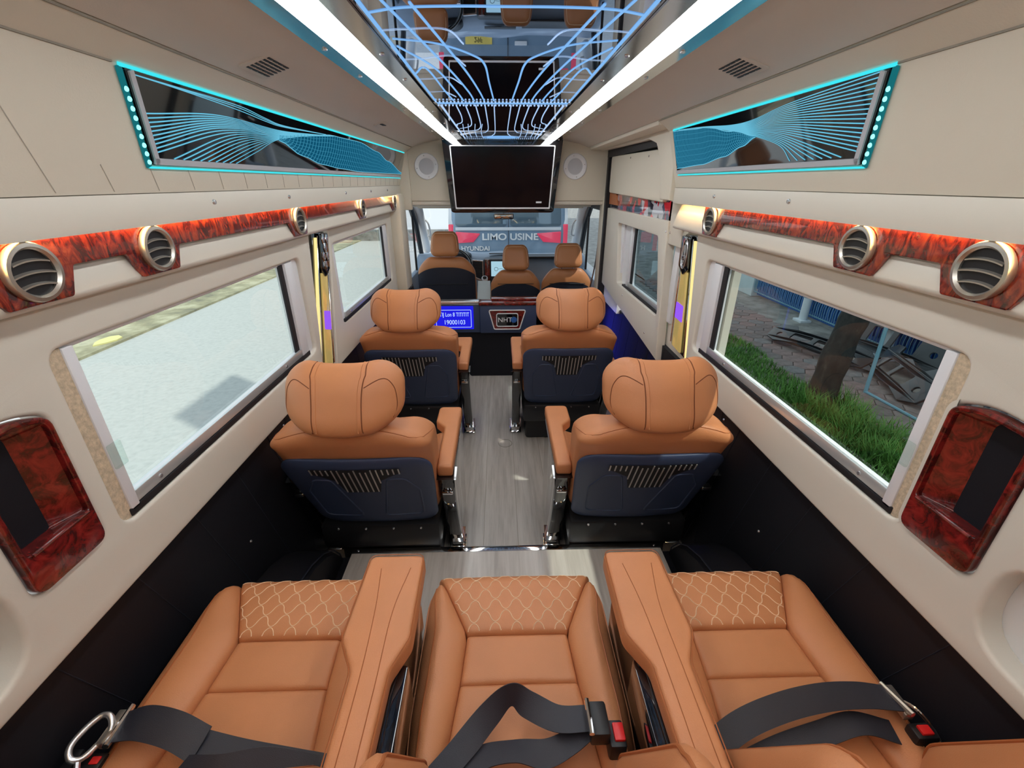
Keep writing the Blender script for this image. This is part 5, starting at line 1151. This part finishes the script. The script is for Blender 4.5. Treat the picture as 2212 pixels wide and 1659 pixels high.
def tf(x, y, z):
    k = 0.12 * math.sin(x * 5 + z * 3) + 0.10 * math.sin(y * 4.3 + z * 5); return (6.75 + x + k * 0.5, 4.0 + y + k * 0.4, G + 0.62 + z + 0.12 * math.sin(x * 3 + y * 2.2))
Soft((0.6, 1.4, 0.66), (0.4, 0.5, 0.5), tf, 14).build('sheet', 'tarp', t)
Soft((0.3, 0.55, 0.2), (0.2, 0.3, 0.18), lambda x, y, z: (6.35 + x, 4.5 + y, G + 1.15 + z + 0.1 * math.sin(y * 5))).build('red_sack', 'tarp_red', t)
t = thing('pipe_frame', 'thin pale blue pipe frame standing on the footpath before the car parts', 'frame', (4.72, 5.10, G))
MB().tube([(4.72, 5.10, G), (4.80, 5.25, 0.9)], 0.022, 8).build('upright', 'pipe_blue', t)
MB().tube([(4.72, 5.10, G + 0.02), (4.75, 4.30, G + 0.02), (4.76, 3.9, G + 0.02)], 0.018, 8).build('foot_bar', 'pipe_blue', t)
# tall block added out of view behind the fence to shade the footpath
t = thing('shade_block', 'added unseen grey block beyond the blue fence, shading the footpath', 'shade_block', (13, 4, G))
MB().box((10.0, -25, G), (18, 30, 15.0)).build('walls', 'shade_block', t, smooth=False)
for k in range(8):
    for j in range(4): MB().box((9.97, -20 + k * 6, 1.6 + j * 3.3), (10.0, -17 + k * 6, 3.4 + j * 3.3)).build('window', 'van_glass', t, smooth=False)
t = thing('street_wall', 'bright pale wall far down the road ahead', 'wall', (-12, 24, G))
MB().box((-22, 22, G), (-2.4, 22.4, 4.5)).build('face', 'far_wall', t, smooth=False); MB().box((-22, 21.95, G), (-2.4, 22.0, G + 0.5)).build('plinth', 'dirt', t, smooth=False)

# van parked ahead
V = thing('parked_van', 'dark grey van with red tail lights parked nose-on ahead of the windscreen, seen from behind', 'van', (0.14, 10.0, G))
V['label'] = 'dark grey van with red tail lights parked just ahead, its rear doors facing the windscreen'
cx, hw, YR = 0.135, 1.03, 8.0
def vb(x, y, z):
    zz = 0.92 + z; return (cx + x * (1 - 0.07 * smooth(1.0, 2.1, zz)), 10.6 + y + 0.12 * smooth(1.0, 2.1, zz) * (1 if y < 0 else -1), zz)
Soft((hw, 2.6, 1.22), (0.12, 0.14, 0.20), vb, 10).build('body', 'van_paint', V)
yr = lambda z: YR + 0.12 * smooth(1.0, 2.1, z) - 0.004
bf_ = lambda u, v, w: (cx + u, yr(v) - w, v)
for s in (-1, 1):
    x0, x1 = sorted((s * 0.03, s * 0.90))
    plate('rear_window', rpoly([(x0, 1.02), (x1, 1.02), (x1 - s * 0.02 if s > 0 else x1, 1.75), (x0 if s > 0 else x0 + 0.02, 1.75)], 0.05), [], 0.012, 'van_glass', V, bf_, bevel=0.003)
    dv = plate('tail_light', rpoly([(s * 0.48, 0.905), (s * 0.90, 0.935), (s * 0.90, 0.745), (s * 0.60, 0.765)], 0.012), [], 0.02, 'tail_red', V, bf_, bevel=0.004)
    plate('corner_light', rpoly([(s * 0.92, 0.55), (s * 1.02, 0.55), (s * 1.02, 1.05), (s * 0.92, 1.05)], 0.015), [], 0.024, 'tail_red', V, lambda u, v, w: (cx + u, YR + 0.03 - w, v), bevel=0.004)
    plate('corner_strip', rpoly([(s * 0.91, 1.05), (s * 1.02, 1.05), (s * 0.97, 1.9), (s * 0.90, 1.9)], 0.015), [], 0.02, 'van_white', V, lambda u, v, w: (cx + u, YR + 0.03 + 0.12 * smooth(1.0, 2.1, v) - w, v), bevel=0.004)
    MB().lathe([(0.20, -0.1), (0.36, -0.12), (0.37, 0.0), (0.36, 0.12), (0.20, 0.1)], (cx + s * 0.88, 9.1, G + 0.37), (1, 0, 0), 24).build('wheel', 'rubber', V)
plate('window_sill_strip', [(-0.90, 0.955), (0.90, 0.955), (0.90, 1.005), (-0.90, 1.005)], [], 0.02, 'van_white', V, bf_, bevel=0.004)
MB().box((cx - 0.004, YR - 0.012, -0.2), (cx + 0.004, YR + 0.01, 1.8)).build('door_gap', 'rubber', V, smooth=False)
MB().box((cx - 1.02, YR - 0.12, -0.42), (cx + 1.02, YR + 0.1, -0.08)).build('bumper', 'bumper_grey', V, bevel=0.03)
plate('handle', rrect(0.10, 0.42, 0.28, 0.47, 0.01), [], 0.03, 'van_white', V, bf_, bevel=0.006)
text('lettering', 'LIMO USINE', 0.150, 'cab_white', V, lambda u, v, w: (cx + u + 0.03, YR - 0.012 - w, 0.845 + v), 0.003, sx=1.22, bold=0.004)
text('maker_lettering', 'HYUNDAI', 0.105, 'cab_white', V, lambda u, v, w: (cx - 0.57 + u, YR - 0.012 - w, 0.655 + v), 0.003, sx=1.05, bold=0.002)
plate('number_plate', rrect(-0.62, 0.27, -0.23, 0.46, 0.01), [], 0.008, 'plate_yellow', V, lambda u, v, w: (cx + u, YR - 0.012 - w, v), bevel=0.001)
text('plate_characters', '29F', 0.085, 'ink', V, lambda u, v, w: (cx - 0.43 + u, YR - 0.021 - w, 0.405 + v), 0.001)
plate('plate_bar', rrect(-0.20, 0.31, 0.30, 0.325, 0.004), [], 0.01, 'van_white', V, bf_)
# invented pole, out of view, its board added to cast the road shadow
t = thing('shadow_pole', 'added unseen pole on the grass strip, its board placed to shadow the road', 'shadow pole', (3.25, 2.3, G))
MB().tube([(3.25, 2.3, G - 0.05), (3.25, 2.3, 5.6)], 0.06, 12).build('pole', 'alu', t)
MB().tube([(3.25, 2.3, 5.35), (1.6, 2.5, 5.30), (-0.10, 2.78, 5.25)], 0.035, 10).build('arm', 'alu', t)
MB().box((-0.13, 2.15, 4.05), (-0.08, 3.40, 5.18)).build('board', 'tarp', t, bevel=0.01)
